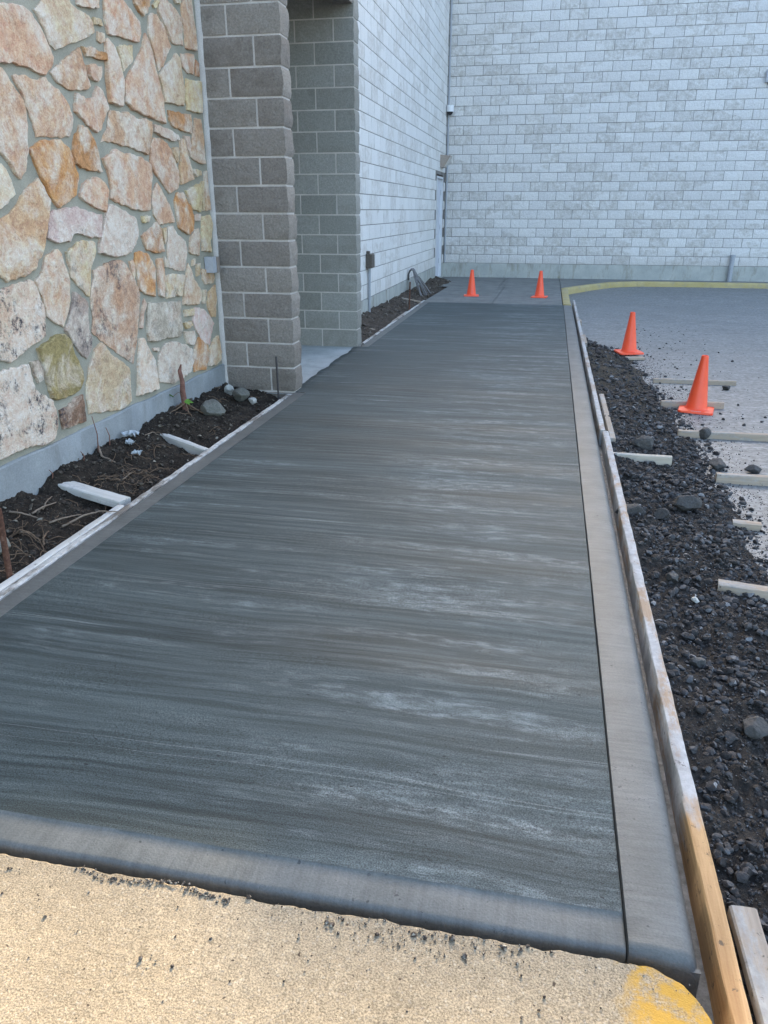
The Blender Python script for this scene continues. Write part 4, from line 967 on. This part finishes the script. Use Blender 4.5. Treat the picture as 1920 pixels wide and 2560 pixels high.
F = [(0, 1, 2, 3), (4, 7, 6, 5), (0, 4, 5, 1), (1, 5, 6, 2), (2, 6, 7, 3), (3, 7, 4, 0)]; mesh_obj('lens', V, F, M['lens'], wph)
q = ony(1126, 273, YW - .1); sc = empty('security_camera', (q.x, q.y, q.z - .12)); tag(sc, 'small white dome security camera high in the inner wall corner', 'camera')
v, f = box_vf(q.x - .13, q.x + .05, YW - .10, YW - .022, q.z - .02, q.z + .09); mesh_obj('bracket', v, f, M['whiteplastic'], sc)
def dome_vf(c, r, n=16, m_=6, zs=1.0):
    V = []; F = []
    for j in range(m_ + 1):
        a = math.pi / 2 * j / m_
        for k in range(n): V.append((c[0] + r * math.cos(a) * math.cos(6.28318 * k / n), c[1] + r * math.cos(a) * math.sin(6.28318 * k / n), c[2] - zs * r * math.sin(a)))
    F = [(j * n + k, (j + 1) * n + k, (j + 1) * n + (k + 1) % n, j * n + (k + 1) % n) for j in range(m_) for k in range(n)]
    return V, F
v, f = tube_vf([(q.x + .0, YW - .16, q.z + .07), (q.x + .0, YW - .16, q.z - .06)], .085, 20); sch = mesh_obj('housing', v, f, M['whiteplastic'], sc, 40)
v, f = dome_vf((q.x, YW - .16, q.z - .061), .072); mesh_obj('dome', v, f, M['darkdome'], sch, 0)
cd = tag(mesh_obj('corner_conduit', *tube_vf([(XW + .05, YW - .045, .24), (XW + .052, YW - .045, 3), (XW + .05, YW - .045, HW - .1)], .022, 10), M['greypaint'], None, 40), 'grey conduit running up the inner corner of the white walls', 'conduit')
a = ony(1832, 642, YW - .1)
dp = empty('standpipe', (a.x, YW - .1, -.1)); tag(dp, 'short grey standpipe against the base of the far wall', 'pipe')
v, f = tube_vf([(a.x, YW - .1, zfar(20)), (a.x, YW - .1, a.z)], .05, 14); dpp = mesh_obj('pipe', v, f, M['greypaint'], dp, 40)
v, f = tube_vf([(a.x, YW - .1, a.z - .005), (a.x, YW - .1, a.z + .04)], .06, 14); mesh_obj('cap', v, f, M['greypaint'], dpp, 40)
v, f = tube_vf([(a.x, YW - .1, a.z - .1), (a.x - .0, YW - .02, a.z - .1)], .02, 8); mesh_obj('bracket', v, f, M['greypaint'], dp)
a = ony(1918, 188, YW); vb = empty('vent_box', (a.x, YW - .05, a.z - .15)); tag(vb, 'small pale vent box high on the far block wall', 'vent')
v, f = box_vf(a.x - .03, a.x + .25, YW - .12, YW - .01, a.z - .14, a.z + .10); vbh = mesh_obj('housing', v, f, M['greymetal'], vb)
for i in range(4): v, f = box_vf(a.x - .02, a.x + .24, YW - .128, YW - .1205, a.z - .12 + i * .052, a.z - .10 + i * .052); mesh_obj('louvre', v, f, M['greypaint'], vbh)

# cable bundle draped from the side wall
cbl = empty('cable_bundle', (-2.45, 14.7, .0)); tag(cbl, 'loose bundle of grey cables looping from the white side wall into the bed', 'cable')
for i in range(13):
    g = random.Random(40 + i); sp_ = (i / 12 - .5); pts = []; y0 = 14.9 + .05 * sp_
    xe = -2.16 - .16 * g.random(); ye = 14.75 + 1.0 * sp_ + g.uniform(-.06, .06)
    for k in range(17):
        t = k / 16; e = t ** 1.3
        x = XW + .06 + (xe - XW - .06) * (t ** .9); y = y0 + (ye - y0) * e + .05 * math.sin(t * 5 + i)
        z = .40 + .07 * math.sin(min(1, t * 3.2) * math.pi) * (1 - abs(sp_)) - .46 * t ** (1.15 + .4 * g.random() * .5)
        pts.append((x, y, max(z, bed_far(x, y) + .01)))
    pts = [(XW + .03, y0, .22), (XW + .032, y0, .33)] + pts
    v, f = tube_vf(pts, .011, 7); mesh_obj('cable', v, f, M['cable'], cbl, 0)

# ================================================================== STAKES, PLANTS, ROCKS, LITTER
thing_mesh('steel_pin', tube_vf([(-2.172, 2.58, -.25), (-2.165, 2.58, .05), (-2.158, 2.58, .30)], .013, 12), M['rust'], 'thick rusty steel pin driven beside the doubled form board', 'stake', None, 40)
thing_mesh('steel_pin', tube_vf([(-2.150, 6.06, -.25), (-2.152, 6.06, .05), (-2.155, 6.06, .325)], .0085, 10), M['darksteel'], 'thin dark steel rod in front of the split-face pilaster', 'stake', None, 40)
thing_mesh('steel_pin', tube_vf([(-2.125, 12.31, -.25), (-2.122, 12.31, .1), (-2.115, 12.31, .41)], .011, 8), M['rust'], 'thin steel rod beside the cable bundle', 'stake', None, 40)
z0 = bed_near(-2.6, 5.24)
sp = empty('sapling_stump', (-2.6, 5.24, z0)); tag(sp, 'cut reddish sapling stump with two green leaves beside the wall footing', 'plant')
v, f = tube_vf([(-2.596, 5.24, z0 - .05), (-2.60, 5.24, z0 + .05), (-2.612, 5.245, z0 + .14), (-2.603, 5.24, z0 + .22), (-2.622, 5.25, z0 + .30), (-2.606, 5.25, z0 + .345)], [.030, .022, .021, .017, .015, .006], 9); mesh_obj('stem', v, f, M['bark'], sp, 0)
for k in range(7):
    a = 6.28 * k / 7; g = random.Random(k); L = g.uniform(.1, .24); P_ = []
    for t in range(6):
        x = max(-2.655, -2.6 + math.cos(a) * L * t / 5); y = 5.24 + math.sin(a) * L * t / 5 + g.uniform(-.012, .012); P_.append((x, y, bed_near(x, y) + .06 * (1 - t / 5) ** 2 + .003))
    v, f = tube_vf(P_, [.011, .008, .006, .005, .004, .002], 5); mesh_obj('root', v, f, M['root'], sp, 0)
for (x, y, z, a, s) in ((-2.572, 5.17, z0 + .085, .3, .075), (-2.64, 5.15, z0 + .13, 2.6, .062)):
    V = [(0, 0, 0), (.25, .30, .05), (.55, .46, .03), (.62, .22, .08), (1, 0, -.06), (.62, -.22, .08), (.55, -.46, .03), (.25, -.30, .05), (.5, 0, .0)]
    V = [(x + s * (p[0] * math.cos(a) - p[1] * math.sin(a)), y + s * (p[0] * math.sin(a) + p[1] * math.cos(a)) * .5, z + s * (p[2] + p[1] * .55)) for p in V]
    F = [(8, i, i + 1) for i in range(7)] + [(8, 7, 0)]; V2 = [(p[0], p[1], p[2] - .001) for p in V]
    V = V + V2; F = F + [tuple(q + 9 for q in t[::-1]) for t in F] + [(i, i + 9, (i + 1) % 8 + 9, (i + 1) % 8) for i in range(8)]
    lf_ = mesh_obj('leaf', V, F, M['leaf'], sp)
    v, f = tube_vf([(-2.603, 5.24, z0 + .12), ((x - 2.603) / 2, (y + 5.24) / 2, z + .02), (x, y, z)], .002, 5); mesh_obj('leaf_stalk', v, f, M['root'], lf_)
def rock(loc, s, mat, label, seed, cat='rock', sink=.25):
    g = np.random.default_rng(seed); V = []
    for p in chipped(I3V, g, 12, .55, .9):
        r = 1.12 + .10 * fb(p[0] * 2.2 + seed, p[1] * 2.2, p[2] * 2.2, 4); V.append(tuple(p * r * np.array(s)))
    mnz = min(p[2] for p in V); V = [(p[0], p[1], p[2] - mnz) for p in V]
    o = link('rock', mk_mesh('rock', V, I3F, mat, 28), None, (loc[0], loc[1], loc[2] - sink * s[2])); o.rotation_euler = (0, 0, g.uniform(0, 6)); return tag(o, label, cat)
def on_bed(x, y): return (x, y, bed_near(x, y))
rock(on_bed(-2.40, 5.30), (.10, .085, .06), M['bedrock'], 'largest rounded grey rock in the bed beside the sapling', 1)
rock(on_bed(-2.545, 5.96), (.04, .035, .045), M['palerock'], 'small pale upright stone in the bed before the pilaster', 2)
rock(on_bed(-2.40, 5.86), (.085, .06, .05), M['bedrock'], 'brown-grey rock lying in the bed before the pilaster', 3)
rock(on_bed(-2.30, 5.84), (.045, .03, .03), M['palerock'], 'pale chipped stone lying against the brown-grey rock', 4)
rock(on_bed(-2.36, 2.78), (.045, .05, .045), M['bedrock'], 'buff lump half buried in the root-filled bed', 5)
def on_bank(px, py):
    z = -.06
    for _ in range(4): p = onz(px, py, z); z = max(bank_z(p.x, p.y), zasp(p.y)) if p.x < bound(p.y) + .09 else zasp(p.y)
    return (p.x, p.y, z)
rk = [((1605, 1122), (.085, .06, .05), 'large flat dark rock on the bank close to the kerb form splice'), ((1712, 1275), (.09, .06, .045), 'brown dirt-coated rock in the middle of the gravel, past the brace on edge'),
      ((1792, 1172), (.07, .05, .04), 'lone dark rock at the asphalt edge beside the dusty timber'), ((1757, 1095), (.05, .045, .045), 'round dark clod in front of the long batten'),
      ((1882, 1183), (.05, .035, .03), 'small dark stone lying against the dusty timber'), ((1570, 1283), (.09, .045, .035), 'long grey stone against the kerb form below the edge brace'),
      ((1680, 1455), (.035, .026, .02), 'grey oval stone in the gravel beside the thick pale timber'), ((1655, 1297), (.045, .035, .03), 'dark stone at the foot of the brace on edge'),
      ((1885, 1835), (.042, .034, .028), 'dark lumpy rock in the near gravel'), ((1742, 1665), (.03, .025, .022), 'smooth grey stone in the near gravel below the pine board'), ((1816, 975), (.04, .03, .025), 'small lump beside the printed cone')]
for i, (p, s, lb) in enumerate(rk): rock(on_bank(*p), s, M['rock'], lb, 20 + i)
rock(on_bank(1737, 1505), (.016, .014, .012), M['palerock'], 'single whitish pebble in the dark gravel', 41)
rock(on_bank(1838, 1518), (.009, .008, .008), M['palerock'], 'tiny white pebble at the gravel edge', 42)
# dry twigs and roots in the near bed
def twig(pts, r, label, mat='twig', group='twigs in the near bed'):
    P_ = []
    for (px, py, dz) in pts:
        z = .0
        for _ in range(4): p = onz(px, py, z); xx = min(max(p.x, -2.66), -2.04); z = (bed_near(xx, p.y) if xx < -2.107 else -.002) + dz
        P_.append((xx, p.y, z))
    C = []
    for a, b in zip(P_[:-1], P_[1:]):
        for k in range(4): C.append(Vector(a).lerp(Vector(b), k / 4) + Vector((R.uniform(-.003, .003), R.uniform(-.003, .003), R.uniform(0, .002))))
    C.append(Vector(P_[-1])); n = len(C)
    return thing_mesh('twig', tube_vf(C, [r * (1 - .6 * i / n) for i in range(n)], 6), M[mat], label, 'twig', group, 0)
c5 = lambda x, y, d=.008: (x / 2.9625, 1000 + y / 2.9625, d)
twig([c5(70, 835), c5(160, 850, .03), c5(280, 870)], .006, 'straight pale twig beside the thick rusty pin')
twig([c5(232, 830), c5(320, 790, .03), c5(415, 750)], .006, 'pale forked twig lying up the soil toward the footing')
twig([c5(310, 790), c5(350, 750, .02), c5(385, 712)], .0045, 'thin twig crossing the pale forked twig')
twig([c5(365, 912), c5(470, 870, .025), c5(600, 848)], .006, 'grey twig in the middle of the root-filled bed')
twig([c5(460, 945), c5(620, 850, .05), c5(740, 820, .05), c5(875, 828, .012)], .006, 'long arched twig reaching over the doubled form')
twig([c5(655, 350), c5(750, 410, .02), c5(855, 465)], .009, 'thick straight stick lying near the wall footing')
twig([c5(915, 585), c5(960, 550, .02), c5(1000, 535)], .004, 'short thin twig near the white brace timber')
twig([c5(60, 990), c5(150, 970, .03), c5(230, 985, .02), c5(300, 1040), c5(330, 1140)], .006, 'crooked root winding beside the buff lump', 'root')
twig([c5(325, 1080), c5(320, 1030, .03), c5(360, 970, .03)], .006, 'short curved root standing by the buff lump', 'root')
twig([c5(1075, 260), c5(1130, 235, .01), c5(1180, 230)], .004, 'thin twig on the half-buried brace timber')
# upright dead stems by the footing
for (x0, y0, x1, y1, lb) in ((715, 335, 705, 110, 'tall dead stem standing against the wall footing'), (800, 300, 790, 200, 'short dead stem beside the crumpled plastic scrap'), (385, 620, 350, 525, 'bent dead stem rising before the footing'), (615, 470, 620, 370, 'stubby broken stem at the soil edge')):
    yy = onx(x0 / 2.9625, 1000 + y0 / 2.9625, XS + .045).y; zt = onx(x1 / 2.9625, 1000 + y1 / 2.9625, XS + .045).z; zb_ = bed_near(XS + .045, yy)
    thing_mesh('dead_stem', tube_vf([(XS + .05, yy, zb_ - .02), (XS + .055, yy + .008, (zb_ + zt) / 2), (XS + .045, yy - .006, max(zt, zb_ + .05))], [.004, .003, .002], 6), M['bark'], lb, 'stem', None, 0)
# fine roots that nobody could count
V, F = [], []
for i in range(150):
    cl = R.random(); cx, cy = ((-2.33, 2.75) if cl < .5 else (-2.28, 3.95) if cl < .8 else (R.uniform(-2.6, -2.15), R.uniform(2.3, 6.0)))
    x = min(-2.12, max(-2.65, cx + R.gauss(0, .11))); y = cy + R.gauss(0, .22); a = R.uniform(0, 6.28); P_ = []
    for k in range(7):
        a += R.gauss(0, .55); x = min(-2.115, max(-2.655, x + .022 * math.cos(a))); y = min(6.15, y + .022 * math.sin(a)); P_.append((x, y, bed_near(x, y) + .006 + .022 * math.sin(k / 6 * math.pi) * R.random()))
    v, f = tube_vf(P_, R.uniform(.0012, .0028), 4, False); b = len(V); V += v; F += [tuple(q + b for q in t) for t in f]
tag(mesh_obj('root_litter', V, F, M['root'], None, 0), 'tangle of fine dry roots matted over the near planting soil', 'roots', kind='stuff')
# crumpled plastic and paper scraps
def scrap(px, py, s, label, seed):
    x, y, z = on_bed(*onz(px, py, .02)[:2]); g = random.Random(seed); n = 7; V = []
    x = max(-2.60, x)
    for j in range(n):
        for i in range(n): V.append((x + s[0] * (i / (n - 1) - .5) + g.uniform(-.006, .006), y + s[1] * (j / (n - 1) - .5) + g.uniform(-.006, .006), z + .012 + g.uniform(0, s[2])))
    F = [(j * n + i, j * n + i + 1, (j + 1) * n + i + 1, (j + 1) * n + i) for j in range(n - 1) for i in range(n - 1)]
    b = len(V); V += [(p[0], p[1], p[2] - .002) for p in V]; F += [tuple(q + b for q in t[::-1]) for t in F]
    o = mesh_obj('plastic_scrap', V, F, M['bag'], None, None, True); return tag(o, label, 'litter')
scrap(285, 1108, (.10, .07, .035), 'crumpled pale plastic scrap at the foot of the wall footing', 1)
scrap(328, 1125, (.045, .05, .03), 'small torn plastic shred in the soil', 2); scrap(345, 1141, (.06, .045, .03), 'twisted plastic shred with a bright edge lying in the soil', 3)
